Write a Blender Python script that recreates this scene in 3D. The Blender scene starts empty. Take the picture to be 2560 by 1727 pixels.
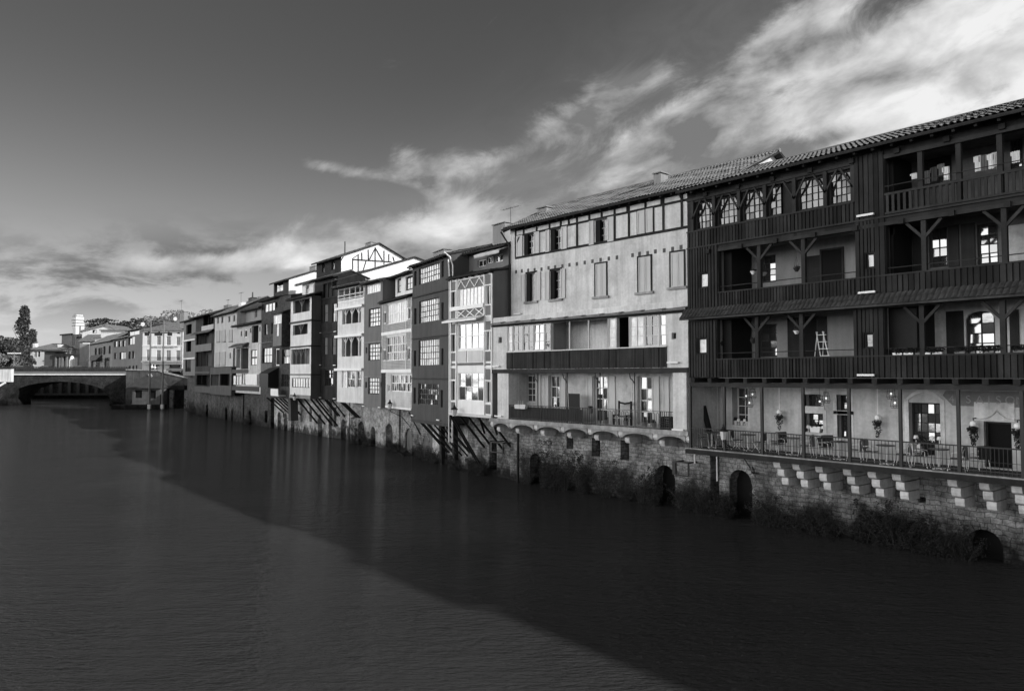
import bpy, math, random
from mathutils import Vector, Matrix
random.seed(7)
C = bpy.context.scene.collection
SC = bpy.context.scene
# ------------------------------------------------------------------ camera
F, CX, CY, HY = 1849.0, 1280.0, 863.5, 939.0      # focal length and horizon, in pixels of the photograph
YAW = math.radians(39.0); PITCH = math.atan((HY-CY)/F); EYE = 6.9
cam_data = bpy.data.cameras.new("camera"); cam = bpy.data.objects.new("camera", cam_data); C.objects.link(cam)
cam_data.sensor_fit = 'HORIZONTAL'; cam_data.sensor_width = 36.0; cam_data.lens = 36.0*F/2560.0
cam_data.clip_start = 0.1; cam_data.clip_end = 9000
cam.location = (0, 0, EYE); cam.rotation_euler = (math.pi/2+PITCH, 0, -YAW)
SC.camera = cam
# ------------------------------------------------------------------ sun
SUN_AZ = Vector((0.43, -0.90)).normalized(); SUN_EL = math.radians(24)
sun_dir = Vector((SUN_AZ.x*math.cos(SUN_EL), SUN_AZ.y*math.cos(SUN_EL), math.sin(SUN_EL)))
sl = bpy.data.lights.new("sun", 'SUN'); so = bpy.data.objects.new("sun", sl); C.objects.link(so)
sl.energy = 5.0; sl.angle = math.radians(0.7); sl.color = (1, 1, 1)
so.rotation_euler = sun_dir.to_track_quat('Z', 'Y').to_euler(); so.location = (60, -80, 60)
# ------------------------------------------------------------------ exposure
SC.view_settings.view_transform = 'Standard'; SC.view_settings.look = 'None'
SC.view_settings.exposure = 0.0; SC.view_settings.gamma = 1.0; SC.view_settings.use_curve_mapping = False
# ------------------------------------------------------------------ world: black and white sky with clouds
W = bpy.data.worlds.new("World"); SC.world = W; W.use_nodes = True
nt = W.node_tree; nt.nodes.clear()
def N(t, **k):
    n = nt.nodes.new(t)
    for a, v in k.items(): setattr(n, a, v)
    return n
def mth(op, a, b=None, c=None, clamp=False):
    n = N('ShaderNodeMath', operation=op, use_clamp=clamp)
    for i, v in enumerate((a, b, c)):
        if v is None: continue
        if isinstance(v, (int, float)): n.inputs[i].default_value = v
        else: nt.links.new(v, n.inputs[i])
    return n.outputs[0]
def sstep(x, a, b):
    n = N('ShaderNodeMapRange', interpolation_type='SMOOTHSTEP')
    nt.links.new(x, n.inputs[0]); n.inputs[1].default_value = a; n.inputs[2].default_value = b
    return n.outputs[0]
sky = N('ShaderNodeTexSky', sky_type='NISHITA'); sky.sun_disc = False
sky.sun_elevation = SUN_EL; sky.sun_rotation = math.atan2(SUN_AZ.x, SUN_AZ.y)
sky.air_density = 1.0; sky.dust_density = 1.0; sky.ozone_density = 1.0
sep = N('ShaderNodeSeparateColor'); nt.links.new(sky.outputs[0], sep.inputs[0])
# a red filter in front of black and white film: the blue turns dark
lum = mth('ADD', mth('MULTIPLY', sep.outputs[0], 0.62), mth('MULTIPLY', sep.outputs[1], 0.38))
tc = N('ShaderNodeTexCoord'); sx = N('ShaderNodeSeparateXYZ'); nt.links.new(tc.outputs['Generated'], sx.inputs[0])
X, Y, Z = sx.outputs[0], sx.outputs[1], sx.outputs[2]
az = mth('ARCTAN2', X, Y)                                   # 0 = along the river, positive towards the houses
el = mth('ARCSINE', Z)
def noise(sa, se, ox, oy, scale, detail, rough, dist=0.0, rot=0.0):
    ca, sa_ = math.cos(rot), math.sin(rot)
    u = mth('ADD', mth('MULTIPLY', az, ca), mth('MULTIPLY', el, sa_))
    v = mth('SUBTRACT', mth('MULTIPLY', el, ca), mth('MULTIPLY', az, sa_))
    cb = N('ShaderNodeCombineXYZ')
    nt.links.new(mth('MULTIPLY_ADD', u, sa, ox), cb.inputs[0]); nt.links.new(mth('MULTIPLY_ADD', v, se, oy), cb.inputs[1])
    n = N('ShaderNodeTexNoise'); nt.links.new(cb.outputs[0], n.inputs['Vector'])
    n.inputs['Scale'].default_value = scale; n.inputs['Detail'].default_value = detail
    n.inputs['Roughness'].default_value = rough; n.inputs['Distortion'].default_value = dist
    return n.outputs[0]
def blob(ca, ce, ra, re, rot=0.0):
    ca_, s_ = math.cos(rot), math.sin(rot)
    a = mth('SUBTRACT', az, ca); e = mth('SUBTRACT', el, ce)
    u = mth('DIVIDE', mth('ADD', mth('MULTIPLY', a, ca_), mth('MULTIPLY', e, s_)), ra)
    v = mth('DIVIDE', mth('SUBTRACT', mth('MULTIPLY', e, ca_), mth('MULTIPLY', a, s_)), re)
    r2 = mth('ADD', mth('MULTIPLY', u, u), mth('MULTIPLY', v, v))
    return mth('POWER', 2.718, mth('MULTIPLY', r2, -1.0))
def pix(x, y):                                              # where a cloud of the photograph stands in the sky
    r = (x*1.1015-CX)/F; v = (CY-y*1.1015)/F
    fw = math.cos(PITCH)-v*math.sin(PITCH); up = math.sin(PITCH)+v*math.cos(PITCH)
    return math.atan2(r, fw)+YAW, math.atan2(up, math.hypot(r, fw))
def add(*l):
    o = l[0]
    for q in l[1:]: o = mth('ADD', o, q)
    return o
def B(x, y, ra, re, rot, w): 
    a, e = pix(x, y); return mth('MULTIPLY', blob(a, e, ra, re, rot), w)
n_fine = noise(1.0, 1.9, 3.1, 1.7, 8.5, 12.0, 0.66, 0.5, 0.40)
n_big = noise(1.0, 1.6, 8.3, 4.4, 3.2, 6.0, 0.55, 0.3, 0.40)
n_low = noise(1.0, 2.6, 1.3, 9.2, 8.0, 10.0, 0.6, 0.25, 0.05)
n_puff = noise(1.0, 1.9, 5.3, 2.2, 9.0, 10.0, 0.55, 0.2, 0.2)
# three banks of cloud: the bright mass high on the right, the torn streak below it, the white bank behind the roofs
b_mass = mth('MINIMUM', add(B(2190, 40, .14, .055, .22, 1.05), B(2380, 110, .07, .08, .2, .8), B(2060, 240, .12, .020, .10, 1.0), B(2270, 225, .09, .028, .2, .7), B(1920, 330, .09, .010, .28, .7)), 1.0)
b_streak = add(B(1730, 130, .13, .030, .62, .75), B(1580, 250, .12, .02, .3, .55), B(1850, 60, .08, .03, .6, .45), B(1900, 190, .10, .03, .35, .45), B(1420, 190, .09, .020, .30, .62), B(1300, 280, .13, .022, .40, .66), B(1010, 380, .075, .022, .10, .66), B(985, 430, .055, .020, -.75, .66), B(800, 390, .075, .009, -.12, .62), B(1650, 290, .24, .05, .25, .33), B(1350, 400, .2, .03, .2, .36), B(1100, 470, .05, .02, 0, .35))
b_bank = add(B(930, 540, .15, .034, .06, 1.0), B(620, 590, .12, .018, .1, .72), B(330, 600, .14, .014, .05, .55), B(1300, 500, .14, .03, .1, .35))
nn = add(mth('MULTIPLY', mth('SUBTRACT', n_fine, 0.5), 1.7), mth('MULTIPLY', mth('SUBTRACT', n_big, .5), .8))
cir = sstep(add(b_mass, b_streak, b_bank, nn), 0.26, 0.88)
bright = add(.36, mth('MULTIPLY', b_mass, .40), mth('MULTIPLY', b_bank, .20), mth('MULTIPLY', mth('SUBTRACT', n_puff, .5), 1.7))
bright = mth('MINIMUM', mth('MAXIMUM', bright, .20), .88)
# unseen overcast, left and behind, brightened and shaped to fill the shaded fronts
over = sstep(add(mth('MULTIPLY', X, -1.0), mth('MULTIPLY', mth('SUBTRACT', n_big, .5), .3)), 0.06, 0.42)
hz = mth('SUBTRACT', 1.0, sstep(el, 0.02, 0.42))            # paler towards the horizon
SKYK = 0.078
base = mth('MULTIPLY', lum, mth('MULTIPLY_ADD', mth('POWER', hz, 1.15), 0.050, 0.056))
low = mth('MULTIPLY', sstep(n_low, 0.43, 0.58), mth('MULTIPLY', add(B(200, 650, .42, .045, .02, 1.0), B(480, 585, .20, .035, .10, .8)), 1.0))
base = mth('MULTIPLY', base, mth('SUBTRACT', 1.0, mth('MULTIPLY', low, 0.46)))
veil = mth('MULTIPLY', add(B(1700, 200, .26, .13, .3, 1.0), B(1250, 400, .22, .06, .25, .7), B(2150, 330, .25, .07, .2, .9)), mth('MULTIPLY_ADD', n_fine, .17, -.015))
base = add(base, mth('MAXIMUM', veil, 0.0))
val = add(mth('MULTIPLY', base, mth('SUBTRACT', 1.0, cir)), mth('MULTIPLY', cir, bright))
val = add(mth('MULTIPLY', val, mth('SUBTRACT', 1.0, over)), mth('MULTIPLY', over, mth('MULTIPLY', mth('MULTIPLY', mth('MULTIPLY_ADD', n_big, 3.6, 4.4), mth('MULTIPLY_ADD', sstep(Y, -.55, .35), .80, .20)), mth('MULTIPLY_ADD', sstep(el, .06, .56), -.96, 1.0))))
cb = N('ShaderNodeCombineColor')
for i in range(3): nt.links.new(val, cb.inputs[i])
bg = N('ShaderNodeBackground'); nt.links.new(cb.outputs[0], bg.inputs[0]); bg.inputs[1].default_value = 1.0
wo = N('ShaderNodeOutputWorld'); nt.links.new(bg.outputs[0], wo.inputs[0])
# ------------------------------------------------------------------ pixel of the photograph -> place in the world (surveying helpers)
R = {'R1': (0, 740, 4.65), 'R2': (440, 660, 3.734), 'R3': (660, 580, 2.9025), 'R4': (900, 600, 2.85), 'R5': (1220, 380, 3.5635),
     'R6': (1220, 740, 3.1365), 'R7': (1700, 240, 2.7035), 'R8': (1700, 740, 2.3058), 'A2': (440, 850, 6.8182), 'A3': (640, 660, 7.841),
     'A1': (440, 700, 9.8), 'A4': (640, 850, 5.8077), 'A5': (1000, 960, 6.534), 'A6': (280, 880, 8.709), 'A7': (1700, 1040, 5.059),
     'A8': (2120, 900, 5.227), 'B1': (330, 800, 11.2), 'B2': (140, 780, 9.8), 'B3': (0, 760, 7.839), 'B4': (2200, 280, 5.6),
     'B5': (2200, 540, 4.3556), 'B6': (1780, 940, 6.458), 'B7': (1280, 920, 5.536), 'B8': (2100, 1080, 4.3565), 'P': (0, 0, 1)}
def pp(r, x, y):
    a = R[r]; return a[0]+x/a[2], a[1]+y/a[2]
def ray(px, py):
    r = (px-CX)/F; v = (CY-py)/F
    fw = math.cos(PITCH)-v*math.sin(PITCH); up = math.sin(PITCH)+v*math.cos(PITCH)
    return Vector((r*math.cos(YAW)+fw*math.sin(YAW), -r*math.sin(YAW)+fw*math.cos(YAW), up))
def at(px, py, depth):                                      # depth measured along the view axis
    d = ray(px, py); r = (px-CX)/F; v = (CY-py)/F
    return Vector((0, 0, EYE))+d*(depth/(math.cos(PITCH)-v*math.sin(PITCH)))
def ground(r, x, y, z):                                     # the point at height z under a pixel
    d = ray(*pp(r, x, y)); return Vector((0, 0, EYE))+d*((z-EYE)/d.z)
# ------------------------------------------------------------------ materials (all grey: a black and white world)
MATS = {}
def newmat(name):
    m = bpy.data.materials.new(name); m.use_nodes = True; t = m.node_tree
    return m, t, t.nodes['Principled BSDF']
def link(t, a, b): t.links.new(a, b)
def mix_val(t, kind, a, b):
    n = t.nodes.new('ShaderNodeMath'); n.operation = kind
    for i, v in enumerate((a, b)):
        if isinstance(v, (int, float)): n.inputs[i].default_value = v
        else: t.links.new(v, n.inputs[i])
    return n.outputs[0]
def tnoise(t, scale, detail=5, rough=.6, stretch=(1, 1, 1), off=(0, 0, 0), coord='Object', rot=0.0):
    c = t.nodes.new('ShaderNodeTexCoord'); mp = t.nodes.new('ShaderNodeMapping')
    if rot:                                                   # turn first, then stretch
        m0 = t.nodes.new('ShaderNodeMapping'); m0.inputs['Rotation'].default_value = (0, 0, rot); link(t, c.outputs[coord], m0.inputs[0])
    mp.inputs['Scale'].default_value = stretch; mp.inputs['Location'].default_value = off
    n = t.nodes.new('ShaderNodeTexNoise'); n.inputs['Scale'].default_value = scale; n.inputs['Detail'].default_value = detail; n.inputs['Roughness'].default_value = rough
    link(t, m0.outputs[0] if rot else c.outputs[coord], mp.inputs[0]); link(t, mp.outputs[0], n.inputs['Vector'])
    return n.outputs[0]
def ramp(t, x, a, b, lo, hi):
    n = t.nodes.new('ShaderNodeMapRange'); link(t, x, n.inputs[0])
    for i, v in enumerate((a, b, lo, hi)): n.inputs[i+1].default_value = v
    return n.outputs[0]
def grey(t, x, sock):
    n = t.nodes.new('ShaderNodeCombineColor')
    for i in range(3): link(t, x, n.inputs[i])
    link(t, n.outputs[0], sock)
def M(name, v, rough=.85, var=.22, scale=2.5, streak=.25, bump=.15, fine=14, spec=.3, stain=.0, island=.0):
    """plain surface: fine grain, large patches, vertical weather streaks"""
    if name in MATS: return MATS[name]
    m, t, b = newmat(name)
    f = ramp(t, tnoise(t, fine, 6, .65), .3, .7, 1-var*.6, 1+var*.6)
    p = ramp(t, tnoise(t, scale*.35, 4, .6, off=(3, 7, 1)), .3, .7, 1-var, 1+var*.6)
    s = ramp(t, tnoise(t, 2.2, 5, .6, (1.6, 1.6, .12), (5, 2, 9)), .35, .75, 1+streak*.3, 1-streak)
    x = mix_val(t, 'MULTIPLY', mix_val(t, 'MULTIPLY', f, p), s)
    if streak > .1:
        x = mix_val(t, 'MULTIPLY', x, ramp(t, tnoise(t, 3.0, 4, .6, (1.2, 1.2, .08), (1, 6, 2)), .45, .72, 1, 1-streak*.35))
    if stain:
        q = ramp(t, tnoise(t, .8, 6, .7, off=(9, 1, 4)), .48, .66, 1, 1-stain); x = mix_val(t, 'MULTIPLY', x, q)
    if island:
        gi = t.nodes.new('ShaderNodeNewGeometry'); x = mix_val(t, 'MULTIPLY', x, ramp(t, gi.outputs['Random Per Island'], 0, 1, 1-island*.7, 1+island))
    x = mix_val(t, 'MULTIPLY', x, v); grey(t, x, b.inputs['Base Color'])
    b.inputs['Roughness'].default_value = rough; b.inputs['Specular IOR Level'].default_value = spec
    if bump:
        bn = t.nodes.new('ShaderNodeBump'); bn.inputs['Strength'].default_value = bump; bn.inputs['Distance'].default_value = .03
        link(t, tnoise(t, fine, 6, .65), bn.inputs['Height']); link(t, bn.outputs[0], b.inputs['Normal'])
    MATS[name] = m; return m
def Mstone(name, v, sx=1.0, bw=.42, bh=.2, mortar=.45, var=.4, spread=1.0, wetz=2.3, wetlo=.07):
    m, t, b = newmat(name)
    c = t.nodes.new('ShaderNodeTexCoord'); s = t.nodes.new('ShaderNodeSeparateXYZ'); link(t, c.outputs['Object'], s.inputs[0])
    wob = ramp(t, tnoise(t, 1.6, 3, .5), 0, 1, -.17*spread, .17*spread); wob2 = ramp(t, tnoise(t, 2.1, 3, .5, off=(4, 4, 4)), 0, 1, -.13*spread, .13*spread)
    cb_ = t.nodes.new('ShaderNodeCombineXYZ')
    link(t, mix_val(t, 'ADD', mix_val(t, 'ADD', s.outputs[0], s.outputs[1]), wob), cb_.inputs[0]); link(t, mix_val(t, 'ADD', s.outputs[2], wob2), cb_.inputs[1])
    br = t.nodes.new('ShaderNodeTexBrick'); link(t, cb_.outputs[0], br.inputs['Vector'])
    br.inputs['Scale'].default_value = 1; br.inputs['Brick Width'].default_value = bw; br.inputs['Row Height'].default_value = bh
    br.inputs['Mortar Size'].default_value = .02; br.inputs['Mortar Smooth'].default_value = .4; br.inputs['Bias'].default_value = 0
    br.inputs['Color1'].default_value = (1.12,)*3+(1,); br.inputs['Color2'].default_value = (.80,)*3+(1,); br.inputs['Mortar'].default_value = (mortar,)*3+(1,)
    sc = t.nodes.new('ShaderNodeSeparateColor'); link(t, br.outputs['Color'], sc.inputs[0])
    p = ramp(t, tnoise(t, .55, 6, .7), .36, .66, 1-var*1.3, 1+var*.7); f = ramp(t, tnoise(t, 11, 6, .7), .3, .7, .72, 1.25)
    blot = ramp(t, tnoise(t, 2.6, 8, .75, off=(2, 8, 5)), .40, .60, .55, 1.2); f = mix_val(t, 'MULTIPLY', f, blot)
    # green algae and damp: a dark tide mark with a ragged edge near the water
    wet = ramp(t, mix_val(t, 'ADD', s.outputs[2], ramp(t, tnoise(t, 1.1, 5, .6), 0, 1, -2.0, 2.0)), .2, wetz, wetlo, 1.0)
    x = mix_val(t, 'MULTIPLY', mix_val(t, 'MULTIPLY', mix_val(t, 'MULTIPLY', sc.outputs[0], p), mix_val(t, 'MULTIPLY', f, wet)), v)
    grey(t, x, b.inputs['Base Color']); b.inputs['Roughness'].default_value = .9; b.inputs['Specular IOR Level'].default_value = .2
    bn = t.nodes.new('ShaderNodeBump'); bn.inputs['Strength'].default_value = .4; bn.inputs['Distance'].default_value = .05
    link(t, mix_val(t, 'ADD', mix_val(t, 'MULTIPLY', sc.outputs[0], 1.0), f), bn.inputs['Height']); link(t, bn.outputs[0], b.inputs['Normal'])
    MATS[name] = m; return m
def Mglass(name, v=.015, ior=1.7, rough=.03):
    m, t, b = newmat(name)
    b.inputs['Base Color'].default_value = (v, v, v, 1); b.inputs['Roughness'].default_value = rough; b.inputs['IOR'].default_value = ior
    bn = t.nodes.new('ShaderNodeBump'); bn.inputs['Strength'].default_value = .12; bn.inputs['Distance'].default_value = .02
    link(t, tnoise(t, 1.8, 2, .5), bn.inputs['Height']); link(t, bn.outputs[0], b.inputs['Normal'])
    MATS[name] = m; return m
def Memit(name, e):
    m, t, b = newmat(name); b.inputs['Emission Color'].default_value = (1, 1, 1, 1); b.inputs['Emission Strength'].default_value = e; MATS[name] = m; return m
def Mleaf(name, v):
    m, t, b = newmat(name)
    x = mix_val(t, 'MULTIPLY', ramp(t, tnoise(t, 1.4, 4, .6, coord='Object'), .3, .7, .5, 1.6), v)
    grey(t, x, b.inputs['Base Color']); b.inputs['Roughness'].default_value = .6
    MATS[name] = m; return m
wood = M('dark_timber', .024, .8, .35, 3, .3, .25, 22, spec=.12, island=.6)
wood2 = M('dark_beam', .036, .8, .3, 3, .25, .2, 22, spec=.12, island=.3)
blackwood = M('black_timber', .010, .7, .3)
plaster = M('pale_plaster', .66, .9, .18, 1.6, .26, .15, 7, stain=.2)
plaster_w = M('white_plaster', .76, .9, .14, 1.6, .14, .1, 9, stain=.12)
plaster_c = M('cream_plaster', .50, .9, .14, 1.6, .22, .1, stain=.12)
plaster_g = M('grey_plaster', .17, .9, .14, 1.6, .2, .1)
plaster_m = M('mid_grey_plaster', .26, .9, .14, 1.6, .2, .1)
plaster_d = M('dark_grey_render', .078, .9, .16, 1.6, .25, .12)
plaster_old = M('old_plaster', .52, .9, .2, 1.4, .22, .2, 8, stain=.3)
white = M('white_paint', .82, .5, .08, 3, .1, .04)
offwhite = M('grey_white_paint', .60, .6, .08, 3, .15, .05)
shutter_m = M('pale_shutter_paint', .52, .6, .07, 3, .15, .05)
shutter_g = M('grey_shutter_paint', .30, .6, .08, 3, .15, .05)
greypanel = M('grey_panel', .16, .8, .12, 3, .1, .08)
slat = M('weathered_slat', .34, .8, .2, 3, .2, .1)
slat_p = M('pale_slat', .58, .8, .2, 3, .2, .1)
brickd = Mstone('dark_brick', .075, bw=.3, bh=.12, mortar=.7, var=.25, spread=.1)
stone = Mstone('river_stone', .31); stone_shade = Mstone('shaded_river_stone', .09)  # second stone carries deep shadow and dark plants in its colour
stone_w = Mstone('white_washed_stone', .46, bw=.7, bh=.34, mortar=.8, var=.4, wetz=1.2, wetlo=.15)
ashlar = M('pale_ashlar', .66, .9, .2, 1.6, .25, .25, 7, stain=.35)
tile = M('roof_tile', .17, .85, .45, 6, .0, .3, 9)
tile_l = M('pale_roof_tile', .21, .85, .45, 6, .0, .3, 9)
iron = M('black_iron', .02, .5, .2, 3, .1, 0)
steel = M('pale_metal', .75, .45, .08, 3, .0, 0)
deckm = M('deck_board', .05, .8, .3, 3, .1, .2)
concrete = M('pale_concrete', .36, .9, .3, 2, .3, .25, 8, stain=.35)
dframe = M('dark_window_frame', .06, .7, .15, 3, .1, 0)
shade_wall = M('shaded_gallery_wall', .13, .9, .3)  # gallery plaster with the shadow on it put into the colour
darkin = M('dark_interior', .006, .9, .3)  # near-black colour standing in for the darkness inside openings
cloth_w = M('white_cloth', .88, .9, .08, 3, .0, .1)
cloth_g = M('grey_cloth', .2, .9, .2, 3, .0, .1)
cloth_d = M('dark_cloth', .03, .9, .2, 3, .0, .1)
glass = Mglass('window_glass'); glass_b = Mglass('old_window_glass', .03, 2.4, .06)
pale_pane = M('pale_window_pane', .78, .35, .25, 8, .35, .0, 5, spec=.8)  # curtains and bright reflections both put into a pale pane colour
leaf = Mleaf('dark_leaf', .011); leaf2 = Mleaf('mid_leaf', .026); leaf3 = Mleaf('autumn_leaf', .11); bark = M('bark', .06)
bulb = Memit('lamp_bulb', 1.0); barlight = M('light_bar_casing', .8, .5, .03, 3, 0, 0)
asphalt = M('asphalt', .06, .9, .3); soil = M('ground_soil', .12, .95, .4)
skin_m = M('skin', .35, .6, .05, 3, 0, 0)
# ------------------------------------------------------------------ mesh building
class MB:
    def __init__(s): s.v = []; s.f = []
    def quad(s, *p):
        n = len(s.v); s.v += [tuple(q) for q in p]; s.f.append(tuple(range(n, n+len(p))))
    def box(s, x0, x1, y0, y1, z0, z1):
        n = len(s.v)
        s.v += [(x0, y0, z0), (x1, y0, z0), (x1, y1, z0), (x0, y1, z0), (x0, y0, z1), (x1, y0, z1), (x1, y1, z1), (x0, y1, z1)]
        s.f += [tuple(n+i for i in q) for q in ((0, 3, 2, 1), (4, 5, 6, 7), (0, 1, 5, 4), (1, 2, 6, 5), (2, 3, 7, 6), (3, 0, 4, 7))]
    def bar(s, p, q, w, h=None):
        p, q = Vector(p), Vector(q); h = h or w; d = (q-p)
        if d.length < 1e-6: return
        d.normalize(); up = Vector((0, 1, 0)) if abs(d.y) < .9 else Vector((1, 0, 0))
        a = d.cross(up).normalized()*(w/2); b = d.cross(a).normalized()*(h/2); n = len(s.v)
        for c in (p, q): s.v += [tuple(c-a-b), tuple(c+a-b), tuple(c+a+b), tuple(c-a+b)]
        s.f += [tuple(n+i for i in k) for k in ((0, 1, 5, 4), (1, 2, 6, 5), (2, 3, 7, 6), (3, 0, 4, 7), (0, 3, 2, 1), (4, 5, 6, 7))]
    def tube(s, pts, r, n=6, r1=None):
        pts = [Vector(p) for p in pts]; m = len(pts); b0 = len(s.v)
        for i, p in enumerate(pts):
            d = (pts[min(i+1, m-1)]-pts[max(i-1, 0)]).normalized(); up = Vector((0, 0, 1)) if abs(d.z) < .9 else Vector((1, 0, 0))
            a = d.cross(up).normalized(); b = d.cross(a).normalized(); rr = r if r1 is None else r+(r1-r)*i/(m-1)
            for k in range(n):
                t = 2*math.pi*k/n; s.v.append(tuple(p+a*(rr*math.cos(t))+b*(rr*math.sin(t))))
        for i in range(m-1):
            for k in range(n): s.f.append((b0+i*n+k, b0+i*n+(k+1) % n, b0+(i+1)*n+(k+1) % n, b0+(i+1)*n+k))
        s.f.append(tuple(b0+k for k in range(n))[::-1]); s.f.append(tuple(b0+(m-1)*n+k for k in range(n)))
    def lathe(s, x, y, prof, n=10):
        b0 = len(s.v)
        for r, z in prof:
            for k in range(n):
                t = 2*math.pi*k/n; s.v.append((x+r*math.cos(t), y+r*math.sin(t), z))
        for i in range(len(prof)-1):
            for k in range(n): s.f.append((b0+i*n+k, b0+i*n+(k+1) % n, b0+(i+1)*n+(k+1) % n, b0+(i+1)*n+k))
        s.f.append(tuple(b0+k for k in range(n))[::-1]); s.f.append(tuple(b0+(len(prof)-1)*n+k for k in range(n)))
    def prism(s, prof, a0, a1, axis='x'):                    # polygon in the other two axes, pushed along axis
        n = len(prof); b0 = len(s.v)
        for a in (a0, a1):
            for u, w in prof: s.v.append((a, u, w) if axis == 'x' else ((u, a, w) if axis == 'y' else (u, w, a)))
        for k in range(n): s.f.append((b0+k, b0+(k+1) % n, b0+n+(k+1) % n, b0+n+k))
        s.f.append(tuple(b0+k for k in range(n))[::-1]); s.f.append(tuple(b0+n+k for k in range(n)))
    def wall(s, s0, s1, z0, z1, holes=(), y=0.0, t=.25):     # wall face with holes (s0,s1,z0,z1[,arch rise]) and their reveals
        hs = [(max(h[0], s0), min(h[1], s1), max(h[2], z0), min(h[3], z1))+tuple(h[4:]) for h in holes]
        hs = [h for h in hs if h[1]-h[0] > .01 and h[3]-h[2] > .01]
        xs = sorted({s0, s1, *[q for h in hs for q in h[:2]]}); zs = sorted({z0, z1, *[q for h in hs for q in h[2:4]]})
        for i in range(len(xs)-1):
            for j in range(len(zs)-1):
                a, b, c, d = xs[i], xs[i+1], zs[j], zs[j+1]
                if b-a < 1e-5 or d-c < 1e-5: continue
                mx, mz = (a+b)/2, (c+d)/2
                if any(h[0] < mx < h[1] and h[2] < mz < h[3] for h in hs): continue
                s.quad((a, y, c), (b, y, c), (b, y, d), (a, y, d))
        for h in hs:
            a, b, c, d = h[:4]; rise = h[4] if len(h) > 4 else 0
            if rise:
                n = 10; pts = []
                for k in range(n+1):
                    u = -1+2*k/n; pts.append((a+(b-a)*(u+1)/2, d-rise+rise*math.sqrt(max(0, 1-u*u))))
                for k in range(n):
                    p, q = pts[k], pts[k+1]
                    s.quad((p[0], y, p[1]), (q[0], y, q[1]), (q[0], y, d), (p[0], y, d))
                    s.quad((p[0], y, p[1]), (p[0], y+t, p[1]), (q[0], y+t, q[1]), (q[0], y, q[1]))
                ds = d-rise
            else:
                s.quad((a, y, d), (a, y+t, d), (b, y+t, d), (b, y, d)); ds = d
            s.quad((a, y, c), (a, y+t, c), (a, y+t, ds), (a, y, ds)); s.quad((b, y, c), (b, y, ds), (b, y+t, ds), (b, y+t, c))
            s.quad((a, y, c), (b, y, c), (b, y+t, c), (a, y+t, c))
    def sphere(s, c, r, n=8, m=6, sz=1.0):
        s.lathe(c[0], c[1], [(max(.002, r*math.sin(math.pi*i/m)), c[2]-sz*r*math.cos(math.pi*i/m)) for i in range(m+1)], n)
    def build(s, name, mat, parent=None, smooth=False):
        me = bpy.data.meshes.new(name); me.from_pydata(s.v, [], s.f); me.update()
        me.materials.append(mat)
        if smooth:
            for p in me.polygons: p.use_smooth = True
        o = bpy.data.objects.new(name, me); C.objects.link(o)
        if parent: o.parent = parent
        return o
def tag(o, label=None, cat=None, group=None, kind=None):
    if label: o['label'] = label
    if cat: o['category'] = cat
    if group: o['group'] = group
    if kind: o['kind'] = kind
    return o
def empty(name, loc, rz=0.0, label=None, cat=None, group=None):
    o = bpy.data.objects.new(name, None); C.objects.link(o); o.location = loc; o.rotation_euler = (0, 0, rz); o.empty_display_size = .3
    return tag(o, label, cat, group)
def copy_tree(o, parent=None):
    c = o.copy(); C.objects.link(c)
    if parent: c.parent = parent
    for ch in list(o.children): copy_tree(ch, c)
    return c
# ------------------------------------------------------------------ houses
def roof_surface(mb, s0, s1, ya, za, yb, zb, period=.24, row=.42, amp=.05, seg=6):
    """canal tiles: ridges running up the slope, each course lapping over the one below"""
    L = math.hypot(yb-ya, zb-za); nr = max(1, int(L/row)); nc = max(1, int((s1-s0)/period)); p = (s1-s0)/nc
    ny, nz = -(zb-za)/L, (yb-ya)/L
    ph = random.uniform(0, 6)
    for r in range(nr):
        t0, t1 = r/nr, min(1, (r+1.12)/nr); b0 = len(mb.v); jit = random.uniform(-.012, .012)
        for t, lift in ((t0, .035+jit), (t1, 0.0)):
            for c in range(nc*seg+1):
                a = 2*math.pi*c/seg; xx = s0+p*c/seg; h = amp*abs(math.cos(a/2))**.7*2-amp+lift+random.uniform(-.009, .009)+.018*math.sin(xx*.9+ph)*math.sin(xx*.37+2*ph)+.008*math.sin(xx*2.3+r*1.7)
                mb.v.append((s0+p*c/seg, ya+(yb-ya)*t+ny*h, za+(zb-za)*t+nz*h))
        n = nc*seg+1
        for c in range(n-1): mb.f.append((b0+c, b0+c+1, b0+n+c+1, b0+n+c))
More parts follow.
